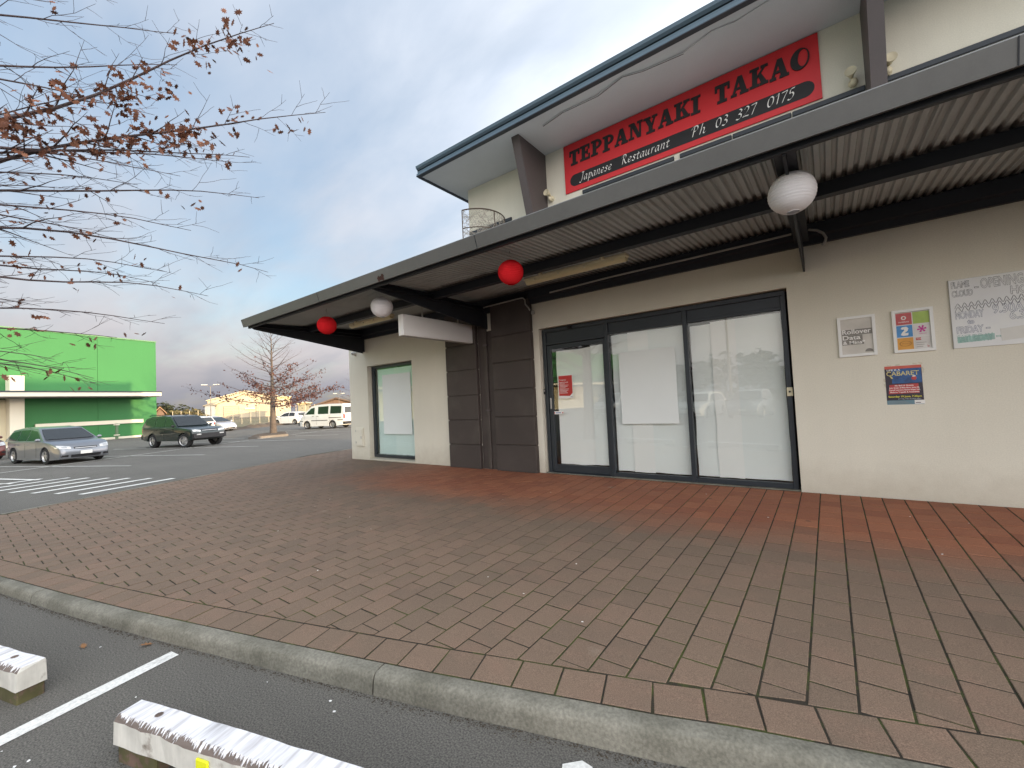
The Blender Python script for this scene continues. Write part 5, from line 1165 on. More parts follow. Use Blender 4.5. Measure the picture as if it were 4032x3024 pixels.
    rz_ = sp['rplate']; MB().box(rx_(rz_) - .016, rx_(rz_) + .01, -.18, .18, rz_ - .062, rz_ + .062).build('number_plate', M_plate, e, local=True)
    if sp.get('bumper'):
        z0_, z1_ = sp['bumper']
        for s_ in (1, -1):
            xx = fx(z0_ + .05) if s_ > 0 else rx_(z0_ + .05); MB().box(min(xx, xx + s_ * .07) - (.12 if s_ > 0 else 0), max(xx, xx + s_ * .07) + (.12 if s_ < 0 else 0), -yn - .03, yn + .03, z0_, z1_, .02).build('bumper', sp.get('bm', M_trim), e, local=True)
        if sp.get('fog'):
            for s_ in (1, -1): MB().box(fx(z0_ + .05) + .06, fx(z0_ + .05) + .078, s_ * .58 - .11, s_ * .58 + .11, z1_ - .085, z1_ - .03).build('fog_lamp', M_head, e, local=True)
    return e
WAGON = dict(L=4.78, W=1.78, rw=.325, fo=.98, wb=2.75, clear=.17, belt=.93, tum=.36, taper=.20, nose=.9,
    body=[(.12, .19), (.03, .30), (.0, .52), (.04, .74), (.10, .95), (3.40, .95), (3.60, .93), (4.15, .86), (4.48, .76), (4.68, .65), (4.755, .54), (4.78, .36), (4.72, .20), (4.60, .17)],
    gh=[(.10, .93), (.52, 1.40), (1.2, 1.475), (2.0, 1.485), (2.70, 1.415), (3.62, .92)], wins=[(.42, 1.22), (1.28, 2.10), (2.16, 3.42)], seams=(1.25, 2.13, 3.1), handles=(1.45, 2.32), lamp_z=.655, lamp=(.44, .17), tail=(.78, -.08, .10), grille=(.60, .72, .10), intake=.30, plate=.42, rplate=.72, bumper=None)
HATCH = dict(L=3.9, W=1.69, rw=.30, fo=.80, wb=2.51, clear=.17, belt=.95, tum=.34, taper=.20, nose=.7,
    body=[(.10, .20), (.02, .32), (.0, .55), (.03, .80), (.10, .98), (2.75, .96), (3.0, .94), (3.45, .84), (3.72, .70), (3.86, .55), (3.90, .36), (3.84, .20), (3.74, .17)],
    gh=[(.08, .96), (.34, 1.40), (.9, 1.49), (1.6, 1.50), (2.15, 1.43), (3.05, .93)], wins=[(.62, 1.42), (1.48, 2.86)], seams=(1.45, 2.55), handles=(.9, 1.7), lamp_z=.70, lamp=(.36, .18), tail=(.84, -.10, .12), grille=(.60, .5, .06), intake=.34, plate=.46, rplate=.60, rw0=.10)
FASTB = dict(L=4.38, W=1.70, rw=.30, fo=.90, wb=2.55, clear=.16, belt=.90, tum=.38, taper=.22, nose=.9,
    body=[(.12, .20), (.02, .34), (.0, .60), (.05, .92), (.30, 1.0), (3.0, .93), (3.35, .89), (3.85, .76), (4.15, .62), (4.33, .48), (4.38, .34), (4.32, .19), (4.2, .16)],
    gh=[(.15, .98), (.85, 1.30), (1.5, 1.41), (2.0, 1.42), (2.45, 1.36), (3.55, .86)], wins=[(.95, 1.75), (1.81, 3.2)], seams=(1.78, 2.9), handles=(1.2, 2.05), lamp_z=.60, lamp=(.40, .14), tail=(.82, -.08, .10), grille=(.52, .55, .05), intake=.30, plate=.40, rplate=.60, rw0=.05)
SUV = dict(L=4.60, W=1.78, rw=.365, fo=.80, wb=2.72, clear=.36, belt=1.10, tum=.26, taper=.10, nose=.5, arch=.06, tw=.25, steer=16, rail=.10,
    body=[(.06, .40), (.0, .55), (.0, .78), (.05, 1.12), (3.05, 1.12), (3.30, 1.09), (4.10, 1.02), (4.46, .94), (4.53, .84), (4.56, .62), (4.54, .44), (4.40, .40)],
    gh=[(.05, 1.09), (.28, 1.58), (.8, 1.70), (1.7, 1.715), (2.45, 1.66), (3.25, 1.08)], wins=[(.35, 1.22), (1.30, 2.10), (2.17, 3.02)], seams=(1.26, 2.13, 2.95), handles=(1.45, 2.3), lamp_z=.87, lamp=(.36, .15), tail=(.92, -.14, .14), grille=(.87, .80, .13), intake=.56, plate=.64, rplate=.80, bumper=(.46, .73), fog=True, rails=True, mirror=M_trim, hm=M_trim, rw0=.2)
VAN = dict(L=4.62, W=1.69, rw=.325, fo=.86, wb=2.60, clear=.22, belt=1.17, tum=.13, taper=.06, nose=.35, arch=.05, cat='van', rail=.16,
    body=[(.05, .26), (.0, .40), (.0, .75), (.02, 1.19), (4.02, 1.19), (4.20, 1.15), (4.42, .98), (4.55, .72), (4.60, .52), (4.60, .34), (4.50, .24)],
    gh=[(.02, 1.17), (.08, 1.75), (.22, 1.94), (1.6, 1.985), (2.8, 1.95), (3.35, 1.85), (4.22, 1.14)], wins=[(.30, 1.38), (1.58, 2.62), (2.98, 4.02)], seams=(1.45, 2.75, 3.95), handles=(2.62, 3.1), lamp_z=.80, lamp=(.32, .17), tail=(.92, -.14, .22), grille=(.82, .6, .10), intake=.45, plate=.52, rplate=.72, bumper=(.32, .55), strip=((.08, .62, .66), (1.62, 3.28, .66), (4.12, 4.55, .64), (.25, 1.5, .86)), mirror=M_trim, hm=M_trim, rw0=.05)
def place(front, rear, sp, side):
    """ground points of the near-side front and rear wheels -> centre and heading; side = +1 if the near side is the car's left"""
    f, r = Vector(front), Vector(rear); d = (f - r).normalized(); n = Vector((-d.y, d.x)); hx = sp['L'] / 2; off = hx - sp['fo'] - sp['wb'] / 2
    c = (f + r) / 2 - n * side * (sp['W'] / 2 - .12) - d * off; return (c.x, c.y), math.degrees(math.atan2(d.y, d.x))
P_sil = paint('silver_paint', (0.20, 0.215, 0.24), .6); P_grn = paint('dark_green_paint', (0.010, 0.020, 0.020), .3); P_wht = paint('white_car_paint', (0.74, 0.75, 0.74), 0.0); P_pearl = paint('pale_silver_paint', (0.52, 0.54, 0.60), .4); P_red = paint('dark_red_paint', (0.10, 0.018, 0.014), .4); P_van = paint('white_van_paint', (0.70, 0.72, 0.71), 0.0); P_blue = paint('grey_blue_paint', (0.13, 0.16, 0.20), .5); P_blk = paint('black_paint', (.015, .015, .017), .2)
c, h = place((-23.40, -3.96), (-25.97, -4.58), WAGON, -1); car('station_wagon', 'silver station wagon parked nose out before the green building', c, h, WAGON, P_sil).scale = (.93, .93, .93)
c, h = place((-25.43, .86), (-28.14, .18), SUV, -1); car('four_wheel_drive', 'dark green four wheel drive with roof rails and turned front wheels', c, h, SUV, P_grn).scale = (.94, .94, .94)
c, h = place((-34.64, 11.87), (-32.50, 12.57), VAN, 1); vn = car('van', 'white van with black side strips parked beside the corner of the restaurant', c, h, VAN, P_van)
c, h = place((-52.6, 17.6), (-50.6, 18.35), HATCH, 1); car('hatchback', 'white hatchback between the bare tree trunk and the van', c, h, HATCH, P_wht)
car('fastback_car', 'pale silver fastback car behind the dark four wheel drive, facing right', (-46.9, 9.0), 20, FASTB, P_pearl)
car('hatchback', 'white hatchback with red tail light half hidden behind the dark four wheel drive', (-42.5, 5.9), 200, HATCH, P_wht)
car('hatchback', 'dark red hatchback at the far left edge behind the silver wagon', (-31.2, -5.9), 20, HATCH, P_red)
# grey patch at the van's rear quarter
for (x, y, h, sp, p, lab) in ((-3.6, -20.5, 95, HATCH, P_sil, 'silver hatchback mirrored in the right shop window, rightmost of the mirrored row'), (-6.3, -20.8, 95, WAGON, P_wht, 'white wagon mirrored in the right shop window'), (-9.1, -21.0, 96, WAGON, P_blue, 'grey blue wagon mirrored in the middle shop window'), (-12.0, -21.2, 94, SUV, P_pearl, 'pale four wheel drive mirrored in the shop door')):
    car('parked_car', lab, (x, y), h, sp, p, 'cars mirrored in the windows')

# ================================================================== TREES
M_bark = mat('grey_bark', (0.105, 0.085, 0.072), 0.95, var=0.3, vscale=8, fine=0.25, fscale=50, bump=0.8, bscale=40); M_twig = mat('twig_bark', (0.080, 0.061, 0.064), 0.9, var=0.25, vscale=6)
M_leafo = mat('dead_oak_leaf', (0.135, 0.053, 0.031), 0.85, var=0.45, vscale=9, col2=(0.215, 0.092, 0.050), thr=(.45, .6))
M_leafr = mat('russet_leaf', (0.070, 0.026, 0.022), 0.85, var=0.4, vscale=5, col2=(0.105, 0.044, 0.032), thr=(.45, .6))
def wobble(p, q, n, amp, sag, rnd, up=0.0):
    pts = []; p, q = Vector(p), Vector(q); d = q - p; L_ = d.length; s = rnd.uniform(0, 50)
    for i in range(n + 1):
        t = i / n; w = Vector((noise.noise(Vector((t * 2.4, s, 0))), noise.noise(Vector((t * 2.4, s, 7))), noise.noise(Vector((t * 2.4, s, 13))) * .8)) * amp * L_ * math.sin(math.pi * min(1, t * 1.1)) ** .7
        pts.append(p + d * t + w + Vector((0, 0, sag * L_ * (4 * t * (1 - t)) + up * L_ * t * t)))
    return pts
def limb(bt, pts, r0, r1, n=5): bt.tube(pts, [r0 + (r1 - r0) * (i / (len(pts) - 1)) ** .8 for i in range(len(pts))], n, cap=False)
def put_leaves(bl, p, cnt, spread, size, rnd):
    for _ in range(cnt):
        c = p + Vector((rnd.gauss(0, spread), rnd.gauss(0, spread), rnd.gauss(-spread * .5, spread * .7))); Mx = Matrix.Rotation(rnd.uniform(0, 6.28), 3, 'Z') @ Matrix.Rotation(rnd.uniform(.5, 2.6), 3, 'X') @ Matrix.Rotation(rnd.uniform(0, 6.28), 3, 'Z')
        bl.quad(*leaf_poly(c, size * rnd.uniform(.7, 1.25), Mx))
def twigs(bt, bl, pts, r0, rnd, dens, lmax, leaf, lsz, depth=2, sprd=.07, droop=-.05, lo=.18):
    """side shoots along a limb, alternating, shorter towards the tip"""
    Ls = sum((b_ - a).length for a, b_ in zip(pts, pts[1:])); k = max(2, int(Ls * dens)); side = 1
    for i in range(k):
        t = lo + (1 - lo) * (i + rnd.uniform(0, .8)) / k
        if t > .985: continue
        f = t * (len(pts) - 1); j = min(int(f), len(pts) - 2); p = pts[j].lerp(pts[j + 1], f - j); d = (pts[j + 1] - pts[j]).normalized()
        s = d.cross(Vector((0, 0, 1))); s = s.normalized() if s.length > .05 else Vector((1, 0, 0)); side = -side
        ang = rnd.uniform(.55, 1.05); dirv = (d * math.cos(ang) + (s * side * rnd.uniform(.6, 1) + Vector((0, 0, rnd.uniform(-.45, .55)))).normalized() * math.sin(ang)).normalized()
        ln = lmax * (1.05 - .75 * t) * rnd.uniform(.45, 1.15); q = p + dirv * ln + Vector((0, 0, droop * ln)); tp = wobble(p, q, 5, .05, rnd.uniform(-.03, .05), rnd, up=rnd.uniform(-.02, .12))
        rr = max(r0 * (1 - t) * .5, .0026); limb(bt, tp, rr, .0014, 4 if rr > .006 else 3)
        if leaf and rnd.random() < leaf:
            for w in tp[1::2]:
                if rnd.random() < .8: put_leaves(bl, w, rnd.randint(1, 4), sprd, lsz, rnd)
        if depth > 1: twigs(bt, bl, tp, rr, rnd, dens * 1.25, lmax * .42, leaf * .8 if leaf else 0, lsz, depth - 1, sprd, droop, .25)
# ---- the oak at the left edge: trunk stands just outside the picture
rnd = random.Random(11); TR = Vector((-7.15, -7.75, LOT))
e = empty('oak_tree', TR, 'leafless oak with clinging brown leaves reaching in from the left edge', 'tree')
trunk = [TR + Vector(v) for v in ((0, 0, -.05), (.0, .02, .4), (.03, .03, 1.2), (.02, .0, 2.2), (.06, .04, 3.4), (.03, .05, 4.6), (.08, .04, 5.8), (.05, .06, 7.0), (.1, .08, 8.6))]
bt = MB(); bt.tube(trunk, [.27, .215, .185, .175, .15, .125, .095, .065, .02], 14); bt.build('trunk', M_bark, e, smooth=True)
bt, bl = MB(), MB()
def trunk_at(z):
    for a, c in zip(trunk, trunk[1:]):
        if a.z <= z <= c.z: return a.lerp(c, (z - a.z) / (c.z - a.z))
    return trunk[-1]
LIMBS = [ # tip, height on the trunk, sag, root radius, leafiness
 ((-4.50, -4.15, 5.42), 2.75, .02, .050, .85), ((-4.66, -3.50, 4.86), 2.9, .03, .045, .8), ((-5.35, -5.30, 6.6), 3.2, .00, .050, .5), ((-5.47, -3.93, 3.92), 3.0, .06, .036, .22), ((-5.05, -4.2, 4.15), 3.3, .05, .034, .30),
 ((-5.72, -3.74, 3.09), 2.9, .08, .036, .16), ((-6.03, -4.31, 2.74), 2.6, .07, .034, .12), ((-5.6, -4.6, 3.35), 3.1, .07, .032, .28), ((-6.2, -4.7, 3.0), 2.8, .06, .030, .15), ((-5.9, -4.0, 4.5), 3.6, .03, .034, .10),
 ((-5.6, -4.7, 5.2), 4.2, .02, .034, .05), ((-5.9, -4.6, 5.8), 4.8, .02, .030, .04), ((-5.5, -5.0, 5.9), 4.6, .02, .030, .04), ((-6.3, -4.9, 4.0), 3.5, .05, .028, .12), ((-6.6, -4.6, 2.45), 2.3, .06, .030, .10), ((-7.4, -4.9, 2.35), 2.2, .05, .034, .18),
 ((-6.9, -5.2, 1.78), 2.0, .10, .030, .25), ((-7.8, -5.0, 1.75), 2.0, .10, .030, .22), ((-6.55, -5.55, 1.95), 2.1, .08, .026, .2), ((-7.6, -4.4, 3.2), 3.0, .05, .034, .10), ((-8.2, -4.6, 3.9), 3.6, .04, .034, .08), ((-7.0, -4.3, 4.6), 4.0, .03, .032, .08), ((-7.3, -4.5, 5.5), 4.8, .02, .030, .05),
 ((-6.0, -5.6, 3.6), 3.2, .05, .026, .35), ((-5.3, -5.5, 4.25), 3.0, .04, .034, .6), ((-5.0, -8.3, 4.0), 3.1, .04, .045, .2), ((-6.4, -10.9, 3.6), 2.8, .05, .05, .2), ((-9.4, -9.8, 3.8), 3.0, .05, .05, .2), ((-10.2, -7.2, 3.7), 3.0, .05, .05, .2), ((-9.2, -5.4, 3.0), 2.5, .06, .045, .15), ((-5.2, -9.6, 5.0), 3.8, .03, .04, .1), ((-8.6, -10.2, 5.6), 4.4, .03, .04, .1), ((-9.4, -6.4, 5.6), 4.4, .03, .04, .1)]
for tip, h0, sag, r0, lf in LIMBS:
    pts = wobble(trunk_at(LOT + h0), tip, 14, .05, sag, rnd); limb(bt, pts, r0 * .72, .0028, 6)
    twigs(bt, bl, pts, r0 * .8, rnd, 4.6, 1.0, 0, .085, 2, .065, -.03, .20)
    for _ in range(int(2 + (50 if lf > .5 else 14) * lf)):      # clumps of clinging leaves
        t = min(max(rnd.gauss(.66, .15), .25), .92) * 14; j = int(t); c = pts[j].lerp(pts[j + 1], t - j) + Vector((rnd.gauss(0, .07), rnd.gauss(0, .07), rnd.gauss(-.02, .06)))
        put_leaves(bl, c, rnd.randint(3, 11 if lf > .5 else 5), .055 if lf < .5 else .07, .088, rnd)
bt.build('branches', M_twig, e, kind='stuff'); bl.build('dead_leaves', M_leafo, e, kind='stuff')
# ---- the young pin oak in the car park island
def pin_oak(name, base, hgt, label, seed, leafy, group):
    rnd = random.Random(seed); B = Vector(base); e = empty(name, B, label, 'tree', group)
    tk = [B + Vector((.04 * noise.noise(Vector((k, seed, 0))) * k * .4, .04 * noise.noise(Vector((k, seed, 9))) * k * .4, hgt * k / 9 - .05)) for k in range(10)]
    MB().tube(tk, [.24, .185, .165, .14, .115, .09, .07, .05, .03, .01], 12).build('trunk', M_bark, e, smooth=True)
    bt, bl = MB(), MB(); n = 44
    for i in range(n):
        u = (i + rnd.uniform(0, .6)) / n; z = hgt * (.27 + .70 * u); a = i * 2.399 + rnd.uniform(-.3, .3); ln = (4.15 * (1 - u) ** .75 + .45) * rnd.uniform(.72, 1.08) * hgt / 7.1
        k = z / hgt * 9; j = min(int(k), 8); p = tk[j].lerp(tk[j + 1], k - j); el = .10 + .62 * u
        q = p + Vector((math.cos(a) * math.cos(el), math.sin(a) * math.cos(el), math.sin(el))) * ln; r0 = .016 + .030 * (1 - u)
        pts = wobble(p, q, 9, .035, -.03, rnd, up=.10); limb(bt, pts, r0, .005, 5)
        side = math.cos(a) * 0.8 + math.sin(a) * 0.6
        lf = leafy * max(0.0, (1.0 - u * 2.1)) * (1.0 if side > -.1 else .42)
        twigs(bt, bl, pts, r0, rnd, 3.1, 1.15, lf, .17, 2, .15, -.02, .15)
        if lf > .35:
            for w in pts[2:9]: put_leaves(bl, w, int(13 * lf), .20, .15, rnd)
    bt.build('branches', M_twig, e, kind='stuff'); bl.build('dead_leaves', M_leafr, e, kind='stuff'); return e
pin_oak('pin_oak', (-30.3, 7.1, LOT), 7.15, 'young bare pin oak with russet lower leaves standing in the car park island', 5, 1.0, 'pin oaks in the car park')
pin_oak('pin_oak', (-43.3, 23.4, LOT), 6.6, 'bare pin oak half hidden behind the left corner of the restaurant', 8, .25, 'pin oaks in the car park')
M_isl = mat('island_kerb', (0.17, 0.15, 0.13), .9, var=.2, vscale=2); isl = [(-27.35, 4.9), (-27.9, 4.6), (-30.6, 6.0), (-31.9, 7.6), (-31.7, 8.6), (-29.6, 7.7), (-27.5, 6.75)]
MB().prism(isl, 'z', LOT - .02, LOT + .13).build('tree_island', M_isl, kind='structure'); cxi = sum(p[0] for p in isl) / 7; cyi = sum(p[1] for p in isl) / 7
MB().prism([(cxi + (x - cxi) * .9, cyi + (y - cyi) * .9) for x, y in isl], 'z', LOT + .1, LOT + .145).build('island_soil', mat('soil', (.09, .065, .045), .95, var=.3, vscale=3), kind='structure')

# taller unseen block, added only to keep the low sun off the oak
nb = empty('added_shade_block', (60, 0, LOT), 'tall cream block added out of view on the right to shade the oak', 'building')
MB().box(40.02, 78, -9.0, 6.5, LOT - .02, 10.2).build('wall', M_wall_up, nb); MB().box(39.9, 78.2, -9.4, 6.9, 10.2, 10.5).build('roof', M_gutter, nb); MB().box(42, 76, -9.06, -9.0, 0.2, 2.9).build('block_window', M_cglass, nb)
# ================================================================== GREEN BUILDING
gd = Vector((45.39 - 48.13, -3.98 - 5.09, 0)); gd = Vector((-45.39 + 48.13, -3.98 - 5.09, 0)).normalized(); GC = Vector((-48.13, 5.09, LOT))       # corner; gd runs along the front to the left
gn = Vector((-gd.y, gd.x, 0)); gn = gn if gn.x > 0 else -gn                                                                             # out of the wall, towards the car park
M_green = mat('green_paint', (0.030, 0.168, 0.048), 0.7, var=0.06, vscale=.25, fine=.04, fscale=20, streak=(1.0, (.5, .5, .06), .06)); M_crm = mat('cream_trim', (0.70, 0.66, 0.54), .7, var=.06, vscale=.5)
gb = empty('green_store', GC, 'large windowless bright green store with a cream awning across the car park', 'building')
def gbox(s0, s1, o0, o1, z0, z1, nm, m, parent=None):
    """box along the store front: s along the wall, o out of it"""
    b = MB(); P = [GC + gd * s + gn * o for s, o in ((s0, o0), (s1, o0), (s1, o1), (s0, o1))]; b.prism([(p.x, p.y) for p in P], 'z', LOT + z0, LOT + z1); return b.build(nm, m, parent or gb)
GH = 8.30
for k, (s0, s1) in enumerate(((0, 4.15), (4.17, 12.0), (12.02, 24.0), (24.02, 36.0), (36.02, 48.0), (48.02, 60.0), (60.02, 74.0))): gbox(s0, s1, -.3, 0, 0, GH, 'wall_panel', M_green)
gbox(0, 74, -40, -.31, 0, GH - .15, 'store_body', M_green); gbox(-.03, 74.03, -.35, .05, GH, GH + .09, 'parapet_cap', mat('parapet_cap', (.10, .22, .11), .6))
aw = gbox(.95, 74, 0.02, 2.3, 3.42, 3.74, 'awning', M_crm); gbox(.98, 73.9, .06, 2.25, 3.36, 3.415, 'awning_soffit', mat('awning_soffit', (.16, .15, .14), .8), aw); gbox(.93, 74, 2.301, 2.34, 3.70, 3.80, 'awning_lip', M_gutter_dk, aw)
gbox(1.1, 7.8, .002, .14, 1.22, 1.52, 'cream_band', M_crm); gbox(.4, 74, .145, .5, -.02, .16, 'store_kerb', M_crm)
for s0 in (8.5, 16.5, 24.5): gbox(s0, s0 + .72, .002, .55, 0, 4.95, 'pillar', M_crm)
gbox(9.23, 74, .02, .10, 0.16, 3.3, 'shop_front_wall', mat('buff_wall', (.55, .50, .36), .8, var=.08, vscale=.6))
# red post with two cream collars in front of the store
p = GC + gd * 3.55 + gn * 1.2; e = empty('safety_post', (p.x, p.y, LOT), 'dull post with two cream collars standing before the green wall', 'post')
MB().tube([(p.x, p.y, LOT), (p.x, p.y, LOT + 1.25)], .10, 10).build('post', mat('post_paint', (.10, .16, .09), .7), e)
for z in (.30, 1.12): MB().lathe([(.10, 0), (.19, 0), (.19, .07), (.10, .07)], (p.x, p.y, LOT + z), 'z', 12).build('collar', M_crm, e)

# ================================================================== FAR BACKGROUND
def at(px, py, dist):
    d = RX * ((px - 2016) / 1672.65) - UP * ((py - 1512) / 1672.65) + FW; h_ = math.hypot(d.x, d.y); return CAM + d * (dist / h_)
def gable_shed(name, label, pl, pr, d, hE, hP, depth, mw, mr, group='buildings beyond the car park', peak=.5):
    a, c = at(pl, 1640, d), at(pr, 1640, d); a.z = c.z = LOT; u = (c - a).normalized(); n = Vector((-u.y, u.x, 0)); n = n if n.dot(a - CAM) > 0 else -n; W_ = (c - a).length
    e = empty(name, (a + c) / 2, label, 'building', group); b = MB()
    def P(s, o, z): return a + u * s + n * o + Vector((0, 0, z))
    f = [P(0, 0, 0), P(W_, 0, 0), P(W_, 0, hE), P(W_ * peak, 0, hP), P(0, 0, hE)]; k = [q + n * depth for q in f]; b.v = f + k; b.f = [(0, 1, 2, 3, 4), (9, 8, 7, 6, 5), (0, 4, 9, 5), (1, 6, 7, 2)]; b.build('wall', mw, e)
    for (s0, z0, s1, z1) in ((-.5, hE - .1, W_ * peak, hP + .12), (W_ * peak, hP + .12, W_ + .5, hE - .1)):
        b = MB(); q = [P(s0, -.6, z0), P(s1, -.6, z1), P(s1, depth, z1), P(s0, depth, z0)]; b.v = q + [v + Vector((0, 0, .35)) for v in q]; b.f = [(0, 1, 2, 3), (7, 6, 5, 4), (0, 4, 5, 1), (1, 5, 6, 2), (2, 6, 7, 3), (3, 7, 4, 0)]; b.build('roof', mr, e)
    return e, P, W_
M_shed = mat('buff_cladding', (.50, .43, .31), .8, var=.08, vscale=.3, streak=(1.0, (.9, .9, .05), .08)); M_shr = mat('shed_roof', (.50, .44, .32), .7, var=.08, vscale=.3); M_shd = mat('shed_door', (.42, .37, .27), .8, var=.1, vscale=.4); M_shb = mat('shed_trim', (.20, .18, .15), .8)
e, P, W_ = gable_shed('warehouse', 'wide buff warehouse with low gable and two roller doors beyond the fence', 850, 1146, 170, 5.0, 8.2, 40, M_shed, M_shr, peak=.37)
def on_shed(s0, s1, z0, z1, o, nm, m):
    b = MB(); q = [P(W_ * s0, -o, z0), P(W_ * s1, -o, z0), P(W_ * s1, -o, z1), P(W_ * s0, -o, z1)]; n_ = [v + (P(0, 1, 0) - P(0, 0, 0)) * (o - .01) for v in q]; b.v = q + n_; b.f = [(0, 1, 2, 3), (0, 4, 5, 1), (1, 5, 6, 2), (2, 6, 7, 3), (3, 7, 4, 0)]; return b.build(nm, m, e)
for s0, s1 in ((.10, .29), (.52, .71)):
    on_shed(s0 - .006, s1 + .006, .0, 4.35, .12, 'door_frame', M_shb); dr = on_shed(s0, s1, .7 if s0 < .2 else .1, 4.2, .2, 'roller_door', M_shd)
    for k in range(6): on_shed(s0, s1, .9 + k * .55, .94 + k * .55, .23, 'door_rib', M_shb)
on_shed(.37, .50, 3.05, 3.5, .5, 'door_hood', M_crm); on_shed(.43, .485, 0, 2.6, .15, 'side_door', M_shd); on_shed(0, 1, 0, .35, .25, 'plinth', M_shb)
gable_shed('warehouse', 'paler warehouse whose roof line shows above the gable of the front one', 818, 1145, 215, 7.6, 11.1, 30, M_shed, M_shr, peak=.43)
gable_shed('shaded_shed_side', 'warehouse side wall left of the buff front, with grey blue shade in its colour', 807, 848, 168, 4.6, 4.9, 20, mat('shade_tinted_cladding', (.30, .33, .36), .8, var=.06, vscale=.3), M_shb)  # side wall of the warehouse; its bluish shade is put into the colour
gable_shed('storage_building', 'tall pale yellow block right of the warehouse', 1086, 1144, 178, 6.9, 7.0, 20, mat('yellow_cladding', (.62, .52, .30), .8, streak=(1.0, (1.2, 1.2, .04), .12)), M_shr)
gable_shed('storage_building', 'low pale yellow wall behind the white van', 1174, 1226, 135, 3.6, 3.7, 12, MATS['yellow_cladding'], M_shr)
e, P, W_ = gable_shed('low_house', 'long brown roofed building behind the white van', 1228, 1420, 112, 2.3, 4.0, 14, mat('brown_brick', (.17, .11, .08), .9, var=.2, vscale=1), mat('brown_roof', (.11, .075, .055), .9, var=.15, vscale=.5))
gable_shed('low_house', 'small brown house at the horizon beside the green store', 612, 648, 150, 2.6, 4.2, 12, MATS['brown_brick'], mat('orange_roof', (.26, .16, .10), .9))
gable_shed('low_house', 'long low cream roofed shed at the horizon left of the warehouse', 655, 806, 190, 1.9, 2.2, 12, M_shed, M_shr)
# street lamps
def lamp(name, base, h_, label, two=True, rz=0.0, r=.09):
    B = Vector(base); e = empty(name, B, label, 'street lamp', 'street lamps', rz=rz); MB().tube([(0, 0, 0), (0, 0, h_ * .5), (0, 0, h_)], [r, r * .8, r * .55], 8).build('pole', mat('lamp_pole', (.20, .19, .18), .6, .3), e, local=True)
    for s in ((1, -1) if two else (1,)):
        MB().tube([(0, 0, h_ - .05), (s * .45, 0, h_ + .05), (s * .5, 0, h_ + .2)], r * .4, 6).build('arm', MATS['lamp_pole'], e, local=True); MB().box(min(s * .4, s * 1.3), max(s * .4, s * 1.3), -.16, .16, h_ + .18, h_ + .32, .03).build('lamp_head', mat('lamp_head', (.55, .54, .50), .5), e, local=True)
a = at(828, 1516, 90); lamp('street_lamp', (a.x, a.y, LOT), a.z - LOT - .2, 'tall double headed lamp post left of the warehouse', rz=1.2)
a = at(1334, 1550, 110); lamp('street_lamp', (a.x, a.y, LOT), a.z - LOT - .2, 'double headed lamp post above the brown roof by the restaurant corner', rz=1.2)
lamp('street_lamp', (-4.75, -21.6, LOT), 6.3, 'double headed lamp post mirrored in the right shop window', rz=.2, r=.10)
# fence between car park and yard
e = empty('wire_fence', (-72, 20, LOT), 'tall wire fence of thin posts along the far side of the car park', 'fence'); M_post = mat('fence_post', (.52, .46, .34), .7); M_wire = mat('fence_wire', (.28, .26, .23), .6)
fa, fb = at(680, 1640, 86), at(1240, 1640, 70); fa.z = fb.z = LOT; nP = 17
for k in range(nP):
    p = fa.lerp(fb, k / (nP - 1)); MB().tube([p, p + Vector((0, 0, 2.45))], .045, 6).build('post', M_post, e)
for z in (2.4, 1.65, .9, .1): MB().tube([fa + Vector((0, 0, z)), fb + Vector((0, 0, z))], .012, 4).build('rail_wire', M_wire, e)
b = MB(); Lf = (fb - fa).length; u = (fb - fa).normalized(); nn = int(Lf / .5)
for k in range(nn):
    p = fa + u * (k * .5); b.tube([p + Vector((0, 0, .1)), p + u * 1.6 + Vector((0, 0, 2.4))], .004, 3, cap=False); b.tube([p + u * 1.6 + Vector((0, 0, .1)), p + Vector((0, 0, 2.4))], .004, 3, cap=False)
b.build('wire_netting', M_wire, e, kind='stuff')
# spoil heap and rough ground at the lot's edge
b = MB(); a, c = at(900, 1684, 50.5), at(1075, 1669, 57.5); a.z = c.z = LOT; u = (c - a); n_ = Vector((-u.y, u.x, 0)).normalized(); N = 60; rows = 9
for i in range(N + 1):
    for j in range(rows):
        t = i / N; w = j / (rows - 1); p = a + u * (t * 1.5 - .1) + n_ * (w - .5) * 2.6; h_ = math.sin(math.pi * w) * (.16 + .22 * t) * (1 + .9 * noise.noise(Vector((t * 18, w * 3, 2)))) ; b.v.append(Vector((p.x, p.y, LOT - .02 + max(0, h_))))
for i in range(N):
    for j in range(rows - 1): k = i * rows + j; b.f.append((k, k + 1, k + rows + 1, k + rows))
b.build('spoil_heap', mat('spoil', (.10, .075, .055), .95, var=.4, vscale=1.2, fine=.3, fscale=12), kind='structure', smooth=True)
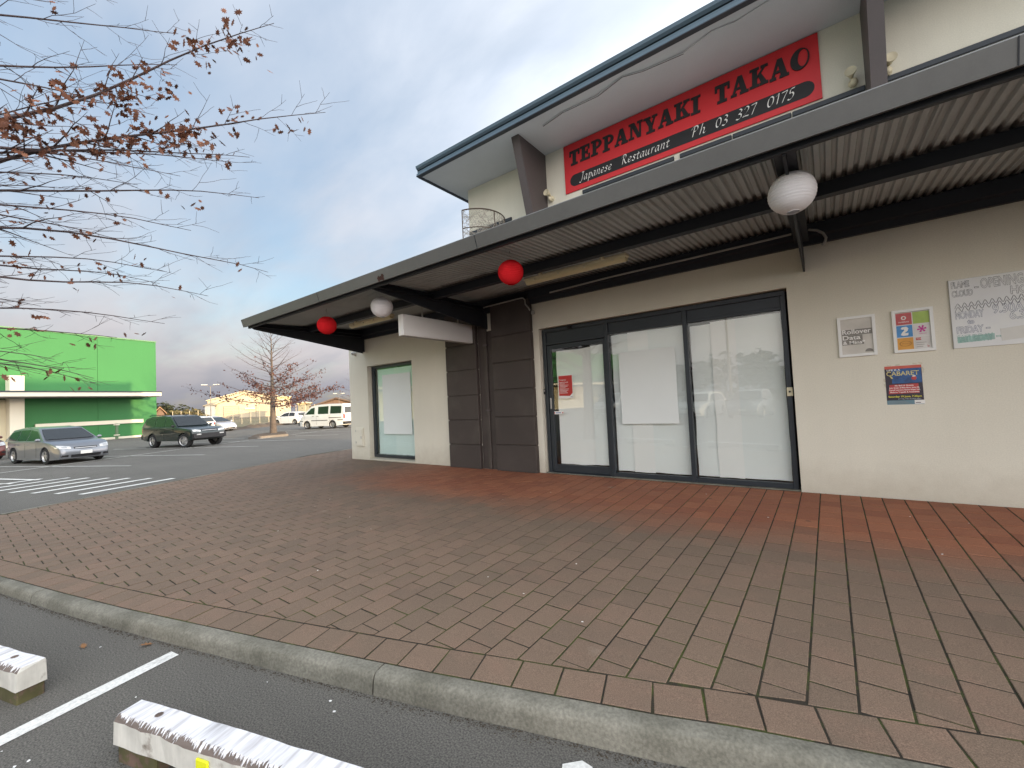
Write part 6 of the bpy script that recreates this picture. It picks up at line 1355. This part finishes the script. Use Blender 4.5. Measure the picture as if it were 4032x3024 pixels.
# trees at the horizon and those mirrored in the windows
M_ever = mat('evergreen', (.030, .040, .022), .9, var=.4, vscale=1.5); M_scrub = mat('olive_scrub', (.10, .085, .030), .9, var=.35, vscale=1.5); M_bare = mat('bare_crown', (.10, .085, .075), .9, var=.3, vscale=2)
def far_tree(pos, h_, w, label, m, seed, group, name='far_tree', dens=420, size=.5):
    rnd = random.Random(seed); B = Vector(pos); e = empty(name, B, label, 'tree', group); MB().tube([B, B + Vector((0, 0, h_ * .35)), B + Vector((.1, 0, h_ * .8))], [h_ * .035, h_ * .028, h_ * .006], 7).build('trunk', M_bark, e); b = MB()
    cl = [(Vector((rnd.gauss(0, w * .26), rnd.gauss(0, w * .26), h_ * rnd.uniform(.35, .9))), rnd.uniform(.16, .30) * w) for _ in range(11)]
    for k in range(dens):
        c, r = rnd.choice(cl); d = Vector((rnd.gauss(0, 1), rnd.gauss(0, 1), rnd.gauss(0, .8))).normalized() * r * rnd.uniform(.55, 1.05); p = B + c + d; Mx = Matrix.Rotation(rnd.uniform(0, 6), 3, 'Z') @ Matrix.Rotation(rnd.uniform(0, 3), 3, 'X'); s = size * rnd.uniform(.5, 1.3)
        b.quad(*[p + Mx @ Vector(v) for v in ((-s, -.4 * s, 0), (.2 * s, -.5 * s, .1 * s), (s, .1 * s, 0), (.1 * s, .5 * s, -.1 * s))])
    b.build('crown', m, e, kind='stuff')
FT = ((632, 156, 5.4, 6, 'dark evergreen at the horizon right beside the green store', M_ever), (652, 160, 5.2, 6, 'dark evergreen second right of the green store', M_ever), (676, 158, 5.6, 7, 'dark evergreen third right of the green store', M_ever), (697, 162, 4.4, 6, 'dark evergreen at the right end of the dark clump', M_ever),
      (716, 120, 2.4, 6, 'olive scrub clump just right of the pale fence post', M_scrub), (738, 122, 2.3, 6, 'olive scrub clump in the middle of the low scrub', M_scrub), (764, 190, 3.4, 8, 'distant olive trees left of the shaded warehouse side', M_scrub))
for k, (px, d, h_, w, lab, m) in enumerate(FT): a = at(px, 1640, d); far_tree((a.x, a.y, LOT), h_, w, lab, m, 40 + k, 'trees at the horizon')
for k, (x, y, h_, w, lab, m) in enumerate(((-36, -62, 4.6, 8, 'hazy tree mirrored in the shop door', M_bare), (-29, -60, 5.0, 9, 'hazy tree mirrored in the left of the middle window', M_bare), (-22, -60, 5.4, 9, 'hazy tree mirrored in the right of the middle window', M_bare), (-11.5, -58, 6.2, 11, 'broad dark tree mirrored in the right window beside the lamp post', M_ever), (-5.5, -58, 5.6, 7, 'dark tree mirrored at the right edge of the right window', M_ever), (1, -60, 5, 9, 'low dark tree mirrored at the far right of the windows', M_ever), (-16.5, -60, 4.4, 8, 'low hazy tree mirrored at the left of the right window', M_bare))): far_tree((x, y, LOT), h_, w, lab, m, 70 + k, 'trees mirrored in the windows', dens=700, size=.55)
